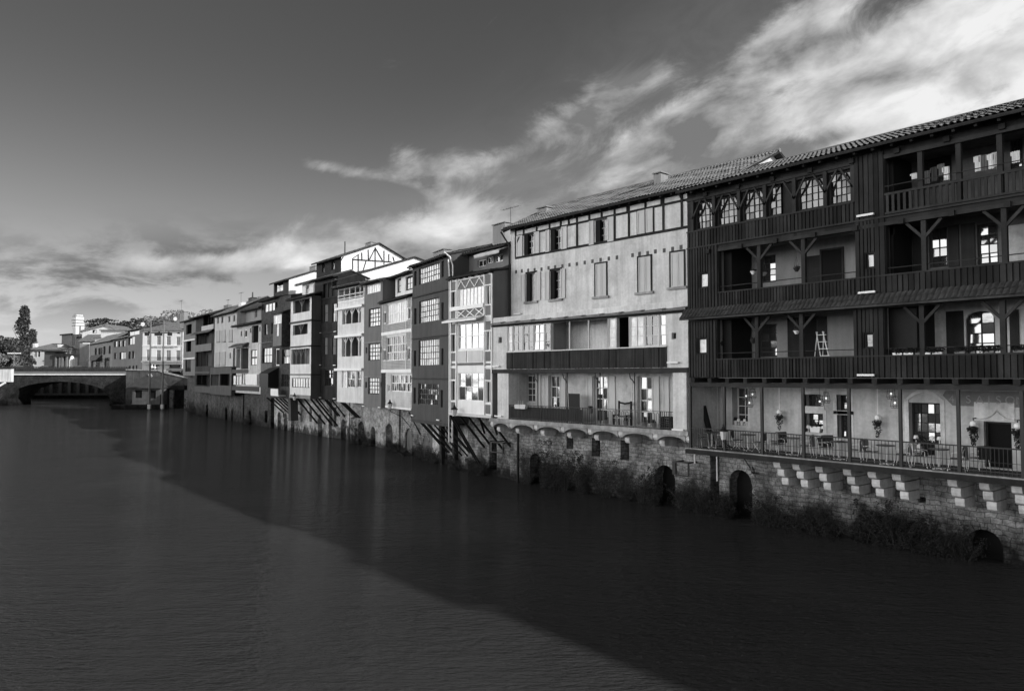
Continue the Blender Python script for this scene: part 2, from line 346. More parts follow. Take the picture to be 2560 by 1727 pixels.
class House:
    def __init__(s, name, label, cat, near, far_px, a, group=None, near_px=None):
        d = math.radians(a)-YAW
        s.ey = Vector((math.cos(d), math.sin(d))); s.ex = Vector((math.sin(d), -math.cos(d)))
        s.near = Vector(near[:2]); q = ray(far_px, HY).xy; s.O = q*(s.near.dot(s.ey)/q.dot(s.ey))
        s.L = (s.near-s.O).dot(s.ex)
        s.rz = math.atan2(s.ex.y, s.ex.x)
        s.root = empty(name, (s.O.x, s.O.y, 0), s.rz, label, cat, group)
        s.holes = {}
    def P(s, r, x, y, off=0.0):
        d = ray(*pp(r, x, y)); o = s.O+s.ey*off
        t = o.dot(s.ey)/d.xy.dot(s.ey); w = d*t
        return (w.xy-s.O).dot(s.ex), w.z+EYE
    def z(s, r, x, y, off=0.0): return s.P(r, x, y, off)[1]
    def s_(s, r, x, y=0, off=0.0): return s.P(r, x, y, off)[0]
    def side(s, r, x, y, sv):                                # on the gable plane at sv: (inland distance, height)
        d = ray(*pp(r, x, y)); o = s.O+s.ex*sv; t = o.dot(s.ex)/d.xy.dot(s.ex); w = d*t
        return (w.xy-s.O).dot(s.ey), w.z+EYE
    def W(s, x, y, z): p = s.O+s.ex*x+s.ey*y; return Vector((p.x, p.y, z))
    def loc(s, w): v = Vector(w[:2])-s.O; return v.dot(s.ex), v.dot(s.ey)
    def rect(s, r, x0, y0, x1, y1, off=0.0):
        a, zt = s.P(r, x0, y0, off); b, zb = s.P(r, x1, y1, off); return (min(a, b), max(a, b), min(zb, zt), max(zb, zt))
    def hole(s, q, off): s.holes.setdefault(off, []).append(q)
    # --- parts
    def win(s, r, x0, y0, x1, y1, nx=2, ny=3, frame=None, pane=None, off=0.0, rec=.14, fw=.06, mw=.035, rise=0, cut=True, name='window', label=None, split=True):
        q = s.rect(r, x0, y0, x1, y1, off)
        return s.winq(q, nx, ny, frame, pane, off, rec, fw, mw, rise, cut, name, label)
    def winq(s, q, nx=2, ny=3, frame=None, pane=None, off=0.0, rec=.14, fw=.06, mw=.035, rise=0, cut=True, name='window', label=None):
        a, b, c, d = q
        if cut: s.hole(q+((rise,) if rise else ()), off)
        m = MB(); y = off+rec if cut else off-.04
        m.box(a, b, y, y+.07, c, c+fw); m.box(a, b, y, y+.07, d-fw, d); m.box(a, a+fw, y, y+.07, c+fw, d-fw); m.box(b-fw, b, y, y+.07, c+fw, d-fw)
        ia, ib, ic, id_ = a+fw, b-fw, c+fw, d-fw
        for i in range(1, nx):
            x = ia+(ib-ia)*i/nx; m.box(x-mw/2, x+mw/2, y+.01, y+.05, ic, id_)
        for j in range(1, ny):
            z = ic+(id_-ic)*j/ny; m.box(ia, ib, y+.013, y+.047, z-mw/2, z+mw/2)
        w = m.build(name, frame or white, s.root)
        if label: w['label'] = label
        g = MB()
        for i in range(max(1, nx)):
            for j in range(max(1, ny)):
                x0, x1 = ia+(ib-ia)*i/nx, ia+(ib-ia)*(i+1)/nx; z0, z1 = ic+(id_-ic)*j/ny, ic+(id_-ic)*(j+1)/ny
                t1, t2 = random.uniform(-.011, .011), random.uniform(-.011, .011); n = len(g.v)
                g.quad((x0, y+.04-t1-t2, z0), (x1, y+.04+t1-t2, z0), (x1, y+.04+t1+t2, z1), (x0, y+.04-t1+t2, z1))
        p = g.build('pane', pane or glass, w); return w
    def slit(s, r, x0, y0, x1, y1, off=0.0, rec=.2, pane=None):
        return s.win(r, x0, y0, x1, y1, 1, 1, wood, pane or darkin, off, rec, .04)
    def gal(s, r, x0, y0, x1, y1, depth=1.5, mat=None, posts=(), pm=None, off=0.0, **k):
        return s.galq(s.rect(r, x0, y0, x1, y1, off), depth, mat, [s.s_(r, px, (y0+y1)/2, off) for px in posts], pm, off, **k)
    def galq(s, q, depth=1.5, mat=None, posts=(), pm=None, off=0.0, braces=True, rail=False, pw=.12, holes=(), rise=0, bl=.55, name='gallery_wall', ext=.15, hw=True, low=.75):
        """an open gallery: hole in the front, back room with its own walls, posts and braces"""
        a, b, c, d = q; s.hole(q+((rise,) if rise else ()), off)
        m = MB(); y0_, y1_ = off+.16, off+depth; e = ext; cc = c-low; dd = d+.25
        m.wall(a-e, b+e, cc, dd, holes, y1_, .22)
        m.quad((a-e, y0_, cc), (a-e, y1_, cc), (a-e, y1_, dd), (a-e, y0_, dd)); m.quad((b+e, y0_, cc), (b+e, y0_, dd), (b+e, y1_, dd), (b+e, y1_, cc))
        m.quad((a-e, y0_, dd), (a-e, y1_, dd), (b+e, y1_, dd), (b+e, y0_, dd)); m.quad((a-e, y0_, cc), (b+e, y0_, cc), (b+e, y1_, cc), (a-e, y1_, cc))
        m.build(name, mat or plaster_old, s.root)
        if hw:
            for hh in holes: s.winq(hh[:4], 2, 4, wood2, glass_b, y1_+.16, .0, .08, .04, cut=False)
        if rail: k = MB(); k.tube([(a, off+.1, c+.28), (b, off+.1, c+.28)], .02, 5); k.build('rail', wood2, s.root)
        for x in posts:
            k = MB(); h = pw/2; k.box(x-h, x+h, off+.02, off+.02+pw, c, d)
            if braces:
                for sg in (-1, 1): k.bar((x, off+.08, d-bl*1.1), (x+sg*bl, off+.08, d-.02), pw*.6)
            k.build('post', pm or wood2, s.root)
        return q
    def box(s, name, mat, r, x0, y0, x1, y1, ya=-.05, yb=.0, off=0.0, label=None):
        a, b, c, d = s.rect(r, x0, y0, x1, y1, off); m = MB(); m.box(a, b, off+ya, off+yb, c, d); return m.build(name, mat, s.root)
    def boxq(s, name, mat, q): m = MB(); m.box(*q); return m.build(name, mat, s.root)
    def boards(s, q, y, mat=None, w=.16, gap=.028, t=.03, vertical=True, name='board_panel'):
        a, b, c, d = q; m = MB()
        if vertical:
            n = max(1, round((b-a)/w)); p = (b-a)/n
            for i in range(n):
                dz = random.uniform(-.012, .006); g = gap*random.choice((.6, 1, 1.5)); m.box(a+p*i+g/2, a+p*(i+1)-g/2, y-t+random.uniform(-.006, .006), y-.002, c+dz, d)
        else:
            n = max(1, round((d-c)/w)); p = (d-c)/n
            for i in range(n): m.box(a, b, y-t+random.uniform(-.004, .004), y-.002, c+p*i+gap/2, c+p*(i+1)-gap/2)
        return m.build(name, mat or wood, s.root)
    def shutter(s, q, y, mat=None, panels=2):
        a, b, c, d = q; m = MB(); m.box(a, b, y-.045, y-.004, c, d); r = min(.08, (b-a)*.2)
        zs = [c+(d-c)*i/panels for i in range(panels+1)]
        m.box(a, a+r, y-.07, y-.046, c, d); m.box(b-r, b, y-.07, y-.046, c, d)
        for z in zs:
            lo = min(max(c, z-r/2), d-r); m.box(a+r, b-r, y-.068, y-.046, lo, lo+r)
        return m.build('shutter', mat or shutter_m, s.root)
    def shell(s, s0, s1, z0, z1, y0, yb, rise, mat, side=None, off=0.0, name='wall', t=.25, front=True, parapet=0):
        m = MB(); ym = (y0+yb)/2
        if front: m.wall(s0, s1, z0, z1, s.holes.get(off, []), y0, t)
        o = m if side is None else MB()
        for x in (s0, s1):
            o.quad((x, y0, z0), (x, yb, z0), (x, yb, z1), (x, ym, z1+rise), (x, y0, z1))
        o.quad((s0, yb, z0), (s1, yb, z0), (s1, yb, z1), (s0, yb, z1)); o.quad((s0, y0, z0), (s1, y0, z0), (s1, yb, z0), (s0, yb, z0))
        # floors inside keep the rooms dark
        o.quad((s0+.02, y0+t+.02, z1-.05), (s1-.02, y0+t+.02, z1-.05), (s1-.02, yb-.02, z1-.05), (s0+.02, yb-.02, z1-.05))
        if m.f: m.build(name, mat, s.root)
        if o is not m: o.build('side_wall', side, s.root)
    def roof(s, s0, s1, y0, yb, z1, rise, over=.5, so=.15, mat=None, period=.3, row=.5, amp=.05, soffit=None, gutter=True, single=False, th=.1, back=True):
        ym = yb if single else (y0+yb)/2; k = rise/(ym-y0); ye = y0-over; ze = z1-over*k+.02; zr = z1+rise+.02
        a, b = s0-so, s1+so
        m = MB(); roof_surface(m, a, b, ye, ze+th+.03, ym, zr+th+.03, period, row, amp)
        if not single and back: m.quad((a, ym, zr+th+.02), (b, ym, zr+th+.02), (b, 2*ym-ye, ze+th+.02), (a, 2*ym-ye, ze+th+.02))
        if not single: m.tube([(a, ym, zr+th+.05), (b, ym, zr+th+.05)], .11, 8)
        t = m.build('roof', mat or tile, s.root)
        u = MB()
        u.prism([(ye, ze), (ym, zr), (ym, zr+th), (ye, ze+th)], a+.02, b-.02, 'x')
        if not single and back: u.prism([(ym+.001, zr), (2*ym-ye, ze), (2*ym-ye, ze+th), (ym+.001, zr+th)], a+.02, b-.02, 'x')
        n = max(2, int((b-a)/.7))
        for i in range(n+1):
            x = a+.06+(b-a-.12)*i/n; u.bar((x, ye+.05, ze-.05), (x, y0+.01, ze-.05+(over-.04)*k), .09, .1)
        u.build('eaves', soffit or wood, t)
        if gutter:
            g = MB(); g.tube([(a, ye-.06, ze+.05), (b, ye-.06, ze+.05)], .065, 6); g.build('gutter', wood2, t)
        return t
    def chimney(s, r, x0, y0, x1, y1, off, mat, cap=True, roof=None, pot=False, dep=.7, down=1.2):
        a, b, c, d = s.rect(r, x0, y0, x1, y1, off); m = MB(); m.box(a, b, off, off+dep, c-down, d-.12)
        if cap:
            m.box(a-.07, b+.07, off-.07, off+dep+.07, d-.06, d)
            for x in (a+.04, b-.14):
                for yy in (off+.04, off+dep-.14): m.box(x, x+.1, yy, yy+.1, d-.12, d-.06)
        if pot: m.lathe((a+b)/2, off+dep/2, [(.12, d), (.1, d+.9)], 8)
        return m.build('chimney', mat, roof or s.root)
    def antenna(s, r, x, ytop, ybot, off, half=.6, n=7):
        px, zt = s.P(r, x, ytop, off); _, zb = s.P(r, x, ybot, off); m = MB()
        m.tube([(px, off, zb-.8), (px, off, zt)], .022, 5); m.tube([(px-half, off, zt-.05), (px+half, off, zt-.12)], .014, 4)
        for i in range(n):
            x_ = px-half+2*half*i/(n-1); m.tube([(x_, off-.22, zt-.08), (x_, off+.22, zt-.08)], .008, 3)
        return m.build('antenna', iron, s.root)
    def lightbar(s, r, x, y, off=0.0, w=.62):
        a, z = s.P(r, x, y, off); m = MB(); m.box(a-w/2, a+w/2, off-.17, off-.07, z-.04, z+.04); m.box(a-.04, a+.04, off-.075, off-.0, z-.03, z+.03)
        return m.build('light_bar', barlight, s.root)
    def brace(s, p, q, w=.16, mat=None, name='brace'):
        m = MB(); m.bar(p, q, w); return m.build(name, mat or blackwood, s.root)
    def pipe(s, pts, r=.05, mat=None, name='drain_pipe'):
        m = MB(); m.tube(pts, r, 7); return m.build(name, mat or wood2, s.root)
def base_wall(h, s0, s1, ztop, off, mat, arches=(), thick=6, t=.7, back=True, name='stone_base'):
    m = MB(); m.wall(s0, s1, -1.2, ztop, arches, off, t)
    m.quad((s0, off, -1.2), (s0, off+thick, -1.2), (s0, off+thick, ztop), (s0, off, ztop)); m.quad((s1, off, -1.2), (s1, off, ztop), (s1, off+thick, ztop), (s1, off+thick, -1.2))
    m.quad((s0, off, ztop), (s1, off, ztop), (s1, off+thick, ztop), (s0, off+thick, ztop))
    o = m.build(name, mat, h.root)
    for a in arches:
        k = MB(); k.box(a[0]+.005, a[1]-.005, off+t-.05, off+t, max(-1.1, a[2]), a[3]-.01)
        k.build('arch_dark_panel', darkin, h.root)  # black panel standing for the dark inside the opening
        if len(a) > 4:
            rg = MB(); n = 9; r_ = a[4]; c = (a[0]+a[1])/2; hw = (a[1]-a[0])/2
            for i in range(n):
                for sg in (0,):
                    u0, u1 = math.pi*i/n+.03, math.pi*(i+1)/n-.03; w = .26
                    pr = [(c-math.cos(u0)*hw, a[3]-r_+math.sin(u0)*r_), (c-math.cos(u1)*hw, a[3]-r_+math.sin(u1)*r_),
                          (c-math.cos(u1)*(hw+w), a[3]-r_+math.sin(u1)*(r_+w)), (c-math.cos(u0)*(hw+w), a[3]-r_+math.sin(u0)*(r_+w))]
                    rg.prism(pr, off-.03, off+.1, 'y')
            rg.build('arch_stones', mat, h.root)
    return o
# ================================================================== HOUSE 1: the dark timbered house with the cafe terrace
P0 = ray(1722, HY).xy; P0 = P0*(29.0/P0.x)
h = H1 = House('timber_house', 'large dark timber clad riverside house with open galleries above a cafe terrace', 'house', P0+Vector((0, -1))*20.5, 1722, 39)
L1 = h.L
zd = h.z('A7', 1100, 490); zb1 = h.z('R8', 1000, 472); zr1 = h.z('R8', 600, 357); zt1 = h.z('R8', 600, 108)
zaw0 = h.z('R7', 1190, 1345); zaw1 = h.z('R7', 1190, 1422, -.5)
zr2 = h.z('R7', 700, 1284); zt2 = h.z('R7', 700, 982); zf = h.z('R7', 700, 930); ztb = h.z('R7', 700, 797); ztw = h.z('R7', 700, 588)
ze = h.z('R7', 700, 490); ze_h1 = ze
S = lambda x, y=800: h.s_('R7', x, y)
S8 = lambda x, y=250: h.s_('R8', x, y)
sM0, sM1, sl, sE = S(1180), S(1388), S(256), L1-.3
sl8, sM08, sM18 = S8(214), S8(1001), S8(1181)
gd, cd = 2.2, 2.4
tx = [85, 230, 400, 575, 775, 985, 1172]                       # top row of windows, braces in front of them
for i in range(6):
    a, b = S(tx[i], 700)+.07, S(tx[i+1], 700)-.07
    if i == 3:
        mid = a+(b-a)*.55
        h.winq((a, mid, ztb, ztw), 2, 4, wood2, glass, 0, .16, .08, .03); h.hole((mid, b, ztb, ztw), 0.0); h.boxq('board_panel', wood, (mid, b, .14, .2, ztb, ztw))
    else: h.winq((a, b, ztb, ztw), 4, 4, wood2, pale_pane if i in (0, 5) and False else glass, 0, .16, .08, .03)
for i, x in enumerate(tx):
    p = S(x, 700); k = MB(); k.box(p-.08, p+.08, -.07, -.003, ztb-.05, ztw+.08)
    for sg in (-1, 1):
        if (i == 0 and sg < 0) or (i == 6 and sg > 0): continue
        k.bar((p, -.035, ztw-.8), (p+sg*.5, -.035, ztw+.05), .07)
    k.build('post', wood2, h.root)
def bk(r, x0, y0, x1, y1, off=gd): return h.rect(r, x0, y0, x1, y1, off)
def gq(a, b, c, d, mat, posts, holes=(), **k):
    return h.galq((a, b, c, d), gd, mat, posts, wood2, 0, holes=holes, pw=.17, bl=.62, ext=.1, **k)
gq(sl, sM0, zr2, zt2, plaster_m, [S(530, 1150), S(830, 1150)], [bk('R7', 545, 1085, 648, 1255)], rail=True)
gq(sM1, sE, zr2, zt2, shade_wall, [S(1640), S(2185), S(2185)+3.4, S(2185)+6.8], [bk('R7', 1680, 900, 1812, 1150), bk('R7', 2005, 870, 2155, 1130)], rail=True)
gq(sl8, sM08, zr1, zt1, plaster_m, [S8(440), S8(697)], [bk('R8', 455, 165, 560, 350)], rail=True)
gq(sM18, sE, zr1, zt1, plaster_old, [S8(1393), S8(1860), S8(1860)+3.4, S8(1860)+6.8], [bk('R8', 1645, 92, 1820, 340)+(.3,)], rail=True)
ztt = h.z('R7', 1620, 372); zrt = h.z('R7', 1620, 622); zbt = h.z('R7', 1620, 762)
gq(sM1, sE, zbt+.05, ztt, shade_wall, [S(1620, 500), S(1880, 500), S(2160, 500), S(2160)+1.9, S(2160)+3.8], [bk('R7', 1640, 380, 1840, 600), bk('R7', 2230, 290, 2320, 480)], braces=False, low=.05)
# solid black boxes stand for the dark at each gallery's far end, shutters and doors against the back walls
for a_, x1, rr, z0_, z1_ in ((sl, 400, 'R7', zr2, zt2), (sM1, 1490, 'R7', zr2, zt2), (sl8, 345, 'R8', zr1, zt1), (sM18, 1410, 'R8', zr1, zt1), (sM1, 1500, 'R7', zbt, ztt)):
    h.boxq('dark_end_box', blackwood, (a_-.09, h.s_(rr, x1, 300 if rr == 'R8' else 900, 1.2), .55, gd-.004, z0_-.7, z1_+.2))
for r, x0, y0, x1, y1 in (('R7', 960, 1050, 1100, 1290), ('R8', 712, 130, 795, 370)):        # open doorways, their darkness a black panel
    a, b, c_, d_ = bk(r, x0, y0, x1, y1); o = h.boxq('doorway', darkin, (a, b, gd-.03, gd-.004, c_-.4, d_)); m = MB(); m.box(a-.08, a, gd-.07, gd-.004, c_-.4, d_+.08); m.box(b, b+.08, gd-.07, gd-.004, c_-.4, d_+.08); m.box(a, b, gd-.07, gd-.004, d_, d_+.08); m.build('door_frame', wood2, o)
for r, x0, y0, x1, y1, mt in (('R7', 850, 1088, 958, 1255, wood), ('R7', 1570, 890, 1660, 1180, blackwood), ('R7', 1812, 880, 1890, 1150, wood2), ('R7', 1900, 870, 2000, 1150, wood2), ('R8', 622, 128, 700, 350, wood), ('R8', 800, 120, 850, 345, wood), ('R8', 1535, 90, 1640, 335, wood), ('R8', 1900, 80, 1960, 335, wood)):
    h.box('shutter', mt, r, x0, y0, x1, y1, -.06, -.004, gd)
for r, x0, y0, x1, y1 in (('R7', 2210, 880, 2500, 1120), ('R8', 1440, 80, 1530, 320), ('R8', 1965, 60, 2200, 330)): h.box('plaster_patch', plaster_old, r, x0, y0, x1, y1, -.02, -.003, gd)
# slatted balustrade of the top gallery
m = MB(); n = int((sE-sM1)/.21)
m.box(sM1, sE, -.06, .02, zrt-.06, zrt+.03); m.box(sM1, sE, -.06, .02, zbt-.02, zbt+.06)
for i in range(n): x = sM1+.1+i*.21; m.box(x-.05, x+.05, -.045, .0, zbt+.06, zrt-.06)
m.build('balustrade', wood2, h.root)
m = MB(); m.tube([(sM1, -.02, zrt+.3), (sE, -.02, zrt+.3)], .018, 5); m.build('rail', wood2, h.root)
# small square windows of the side panels
for r, x0, y0, x1, y1, pn in (('R7', 132, 1200, 188, 1290, pale_pane), ('R7', 1257, 1068, 1312, 1157, pale_pane), ('R8', 100, 245, 152, 330, pale_pane), ('R8', 1060, 217, 1113, 297, glass)):
    h.win(r, x0, y0, x1, y1, 1, 1, wood2, pn, 0, .08, .05)
h.shell(0, L1, zb1, ze, 0, 9.0, 1.62, wood, name='wall')
# vertical boarding
small = [h.holes[0.0][i] for i in range(-4, 0)]
def bd(a, b, c, d, w=.17): h.boards((a, b, c, d), 0, wood, w, .042, .06)
bd(0, sM0, zf+.03, ztb-.1); bd(sM0+.02, sM1-.02, zf+.03, ze-.25, .2); 
for (a, b, zlo, zhi, q) in ((0, sl-.02, zaw0, zf-.03, small[0]), (sM0+.02, sM1-.02, zaw0, zf-.03, small[1]), (0, sl8-.02, zb1+.02, zaw1-.1, small[2]), (sM08+.02, sM18-.02, zb1+.02, zaw1-.1, small[3])):
    bd(a, q[0]-.05, zlo, zhi); bd(q[1]+.05, b, zlo, zhi); bd(q[0]-.05, q[1]+.05, zlo, q[2]-.05, .15); bd(q[0]-.05, q[1]+.05, q[3]+.05, zhi, .15)
bd(sl+.02, sM0-.02, zaw0, zr2-.03, .15); bd(sM1+.02, sE, zaw0, zr2-.03, .2)
bd(sl8+.02, sM08-.02, zb1+.02, zr1-.03, .15); bd(sM18+.02, sE, zb1+.02, zr1-.03, .2)
# beams, joist ends
for z, t in ((zf, .07), (zr2, .06), (zr1, .06), (zt2+.06, .14), (zt1+.06, .14), (ztb-.06, .07), (ztt+.06, .16), (ztw+.16, .12)):
    a, b = (sl, sE) if z in (zr2, zt2+.06) else ((sl8, sE) if z in (zr1, zt1+.06) else ((sM1, sE) if z == ztt+.06 else ((0, sM0) if z in (ztb-.06, ztw+.16) else (0, sE))))
    h.boxq('beam', wood2, (a, b, -.085 if t < .1 else -.06, -.048 if t < .1 else -.003, z-t/2, z+t/2))
for z, lo, step in ((zb1-.12, 0, .95), (ze-.38, .8, 1.75), (zf-.28, 0.9, 1.75)):
    x = lo+.35
    while x < sE: h.boxq('joist', wood, (x-.1, x+.1, -.16, -.003 if z != zb1-.12 else 2.2, z-.1, z+.1)); x += step
h.boxq('beam', wood2, (0, sE, .02, .2, zb1-.42, zb1-.23))
# roof and the narrow tiled awning between the floors
rf = h.roof(0, L1, 0, 9.0, ze, 1.62, .62, .12, tile, .22, .42, .055)
m = MB(); roof_surface(m, -.15, L1, -.5, zaw1+.02, -.06, zaw0+.0, .2, .22, .02, 4); m.prism([(-.5, zaw1-.06), (-.05, zaw0-.12), (-.05, zaw0-.03), (-.5, zaw1)], -.15, L1, 'x'); m.build('awning', M('weathered_shingle', .05, .9, .5, 5, 0, .3, 10), h.root)
for r, x, y in (('R7', 1262, 808), ('R7', 1272, 1328), ('R8', 1080, 455)): h.lightbar(r, x, y, -.04, .66)
# ---- cafe level: back wall, terrace slab, iron posts and railing
c = cd
def cw(r, x0, y0, x1, y1, nx, ny, rec=.35, mat=None, **k): return h.win(r, x0, y0, x1, y1, nx, ny, mat or wood2, glass_b, c, rec, .07, .035, **k)
cw('B6', 322, 180, 580, 800, 2, 4, .45, offwhite); cw('B6', 1500, 290, 1760, 492, 2, 2); cw('B6', 1505, 595, 1800, 918, 2, 3)
cw('B6', 2012, 300, 2225, 560, 2, 2); cw('B6', 2022, 620, 2235, 1010, 3, 4)
cw('A8', 792, 552, 1216, 1105, 4, 4, .3)
dq = h.rect('A8', 1772, 800, 2150, 1430, c); dq = (dq[0], dq[1], zd+.02, dq[3]); h.hole(dq, c)
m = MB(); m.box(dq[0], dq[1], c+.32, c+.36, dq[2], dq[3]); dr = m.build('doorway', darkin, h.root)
m = MB(); m.box(dq[0], dq[0]+.07, c+.2, c+.31, dq[2], dq[3]); m.box(dq[1]-.07, dq[1], c+.2, c+.31, dq[2], dq[3]); m.box(dq[0]+.07, dq[1]-.07, c+.2, c+.31, dq[3]-.08, dq[3]); m.build('door_frame', wood2, dr)
m = MB(); m.wall(0, L1, zd-.25, zb1-.02, h.holes[c], c, .5); m.quad((0.02, -.0, zd), (.02, c, zd), (.02, c, zb1), (.02, 0, zb1)); m.quad((L1, 0, zd), (L1, c, zd), (L1, c, zb1), (L1, 0, zb1))
m.build('cafe_wall', plaster_old, h.root)
for hq in (h.holes[c][1], h.holes[c][2], h.holes[c][3], h.holes[c][4]):             # dressed stone round the mullioned windows
    a, b, z0_, z1_ = hq[:4]; m = MB(); f = .16
    m.box(a-f, a, c-.025, c+.1, z0_-f, z1_+f); m.box(b, b+f, c-.025, c+.1, z0_-f, z1_+f); m.box(a, b, c-.028, c+.1, z0_-f, z0_); m.box(a, b, c-.028, c+.1, z1_, z1_+f); m.build('window_surround', ashlar, h.root)
a, b, z0_, z1_ = h.holes[c][5][:4]; m = MB(); n = 12                                     # shallow arch over the wide window
for i in range(n):
    u0, u1 = -1+2*i/n, -1+2*(i+1)/n; w_ = (b-a)/2+.12; cx_ = (a+b)/2
    zz = lambda u: z1_+.12+.42*(1-u*u)
    m.prism([(cx_+u0*w_, zz(u0)-.14), (cx_+u1*w_, zz(u1)-.14), (cx_+u1*w_, zz(u1)), (cx_+u0*w_, zz(u0))], c-.035, c+.05, 'y')
m.box(a-.16, a-.003, c-.03, c+.1, z0_-.2, z1_+.13); m.box(b+.003, b+.16, c-.03, c+.1, z0_-.2, z1_+.13); m.build('window_surround', ashlar, h.root)
a, b = dq[0]-.3, dq[1]+.12                                                               # carved door lintel with its ogee point
m = MB(); m.box(a, b, c-.03, c+.05, dq[3]+.03, dq[3]+.72); m.build('door_lintel', ashlar, h.root)
m = MB(); cx_ = (dq[0]+dq[1])/2; pts = [(dq[0]-.15, c-.05, dq[3]+.1)]+[(cx_+u*.45, c-.05, dq[3]+.12+.3*max(0, 1-abs(u))**2) for u in [-1+i*.2 for i in range(11)]]+[(dq[1]+.12, c-.05, dq[3]+.1)]
m.tube(pts, .03, 5); m.build('lintel_moulding', ashlar, h.root)
# painted sign panel over the door: the faded words of the photograph
a, zt_ = h.P('A8', 1238, 395, c); b = L1-.6; _, zb_ = h.P('A8', 1500, 598, c)
m = MB(); pr = [(a+.35, zb_), (a+9.0, zb_), (a+9.0, zt_), (a+.12, zt_), (a, (zt_+zb_)/2+.1), (a+.12, zb_+.25)]; m.prism(pr, c-.022, c+.02, 'y'); sg = m.build('sign_panel', M('faded_sign_paint', .20, .9, .2, 2, .2, .05), h.root)
def text_mesh(name, body, size, mat, parent, loc, rot=(math.pi/2, 0, 0), depth=.006, space=1.0):
    cu = bpy.data.curves.new(name, 'FONT'); cu.body = body; cu.size = size; cu.extrude = depth; cu.space_character = space; cu.align_x = 'LEFT'
    o = bpy.data.objects.new(name, cu); C.objects.link(o); bpy.context.view_layer.update()
    me = bpy.data.meshes.new_from_object(o.evaluated_get(bpy.context.evaluated_depsgraph_get())); bpy.data.objects.remove(o)
    me.materials.clear(); me.materials.append(mat); t = bpy.data.objects.new(name, me); C.objects.link(t); t.location = loc; t.rotation_euler = rot; t.parent = parent; return t
signl = M('faded_letter', .33, .9, .3, 3, .3, 0)
th = zt_-zb_
for ch, px in (('4', 1320), ('S', 1540), ('A', 1670), ('I', 1825), ('S', 1930), ('O', 2050), ('N', 2190), ('S', 2330)):
    sx_, _ = h.P('A8', px, 520, c); text_mesh('sign_letter', ch, th*.72, signl, sg, (sx_, c-.03, zb_+th*.2))
# slab
m = MB(); m.box(-.1, L1, -.12, c, zd-.2, zd-.03); m.build('terrace_slab', deckm, h.root)
m = MB(); m.box(-.12, L1, -.17, -.123, zd-.26, zd-.07); m.build('slab_edge', wood, h.root)
m = MB(); m.box(-.12, L1, -.19, .1, zd-.028, zd+.012); m.build('edge_trim', concrete, h.root)
pxs = [255, 472, 710, 975, 1270, 1605, 1972]; pss = [h.s_('R8', x, 750) for x in pxs]; pss = [.05]+pss+[pss[-1]+1.97*i for i in range(1, 4)]
for x in pss:
    m = MB(); m.box(x-.055, x+.055, -.03, .08, zd+.012, zb1-.42); m.build('post', iron, h.root)
zrl = h.z('R8', 600, 793)
for i in range(len(pss)-1):
    a, b = pss[i]+.06, pss[i+1]-.06; m = MB(); m.box(a, b, .0, .045, zrl-.03, zrl+.015); m.box(a, b, .01, .035, zd+.12, zd+.15); m.box(a, b, .01, .035, zd+.45, zd+.465)
    n = max(2, int((b-a)/.125))
    for j in range(1, n): x = a+(b-a)*j/n; m.box(x-.008, x+.008, .014, .032, zd+.02, zrl-.03)
    m.build('railing', iron, h.root)
# stone base, arches, stepped corbels
def arch(r, x0, y0, x1, y1, off, rise=None):
    a, b, z0_, z1_ = h.rect(r, x0, y0, x1, y1, off); return (a, b, max(-1.1, z0_), z1_, rise if rise else (b-a)/2)
ar1 = arch('A7', 622, 660, 920, 1500, c); ar2 = arch('B8', 1375, 1030, 1790, 1700, c)
sq1 = h.rect('B8', 855, 700, 935, 775, c); sq2 = h.rect('A7', 118, 455, 262, 660, c)
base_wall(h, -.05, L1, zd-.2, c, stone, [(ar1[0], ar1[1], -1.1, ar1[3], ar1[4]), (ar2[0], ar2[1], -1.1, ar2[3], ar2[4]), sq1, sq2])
cor = [('A7', 1155), ('A7', 1400), ('A7', 1690), ('A7', 2045), ('B8', 292), ('B8', 560), ('B8', 1170), ('B8', 1520), ('B8', 1875)]
cs = [h.s_(r, x, 600 if r == 'A7' else 500, .3) for r, x in cor]; cs += [cs[-1]+1.55*i for i in range(1, 5)]
for x in cs:
    m = MB(); ht = .40
    for k, d in enumerate((1.7, 1.37, 1.04)):
        zt_ = zd-.27-k*ht; y0_ = c-d; pr = [(y0_+.02, zt_-.03), (y0_, zt_-ht*.45), (y0_+.05, zt_-ht*.8), (y0_+.16, zt_-ht+.02), (c, zt_-ht+.02), (c, zt_-.03)]
        m.prism(pr, x-.16, x+.16, 'x')
    m.build('corbel', ashlar, h.root)
# big diagonal brace at the far end of the terrace, rain pipe
h.brace((h.s_('R8', 100, 510, 1.2), 1.2, zb1-.25), (h.s_('R8', 188, 755, 1.2), 1.2, zd+.1), .2); h.brace((h.s_('R8', 180, 560, 2.0), 2.0, zb1-.6), (h.s_('R8', 110, 775, 2.0), 2.0, zd+.1), .1)
x_ = h.s_('R8', 212, 600, 2.2); h.pipe([(x_, 2.25, zb1-.2), (x_, 2.25, zd-.02)], .045, offwhite)
x_ = h.s_('A7', 470, 650, 2.3); h.pipe([(x_, 2.3, zd-.25), (x_, 2.3, h.z('A7', 470, 820, 2.3))], .045, offwhite)
x_ = h.s_('A7', 187, 520, .6); h.pipe([(x_, .6, zd-.2), (x_, .6, h.z('A7', 187, 600, .6))], .04, offwhite)

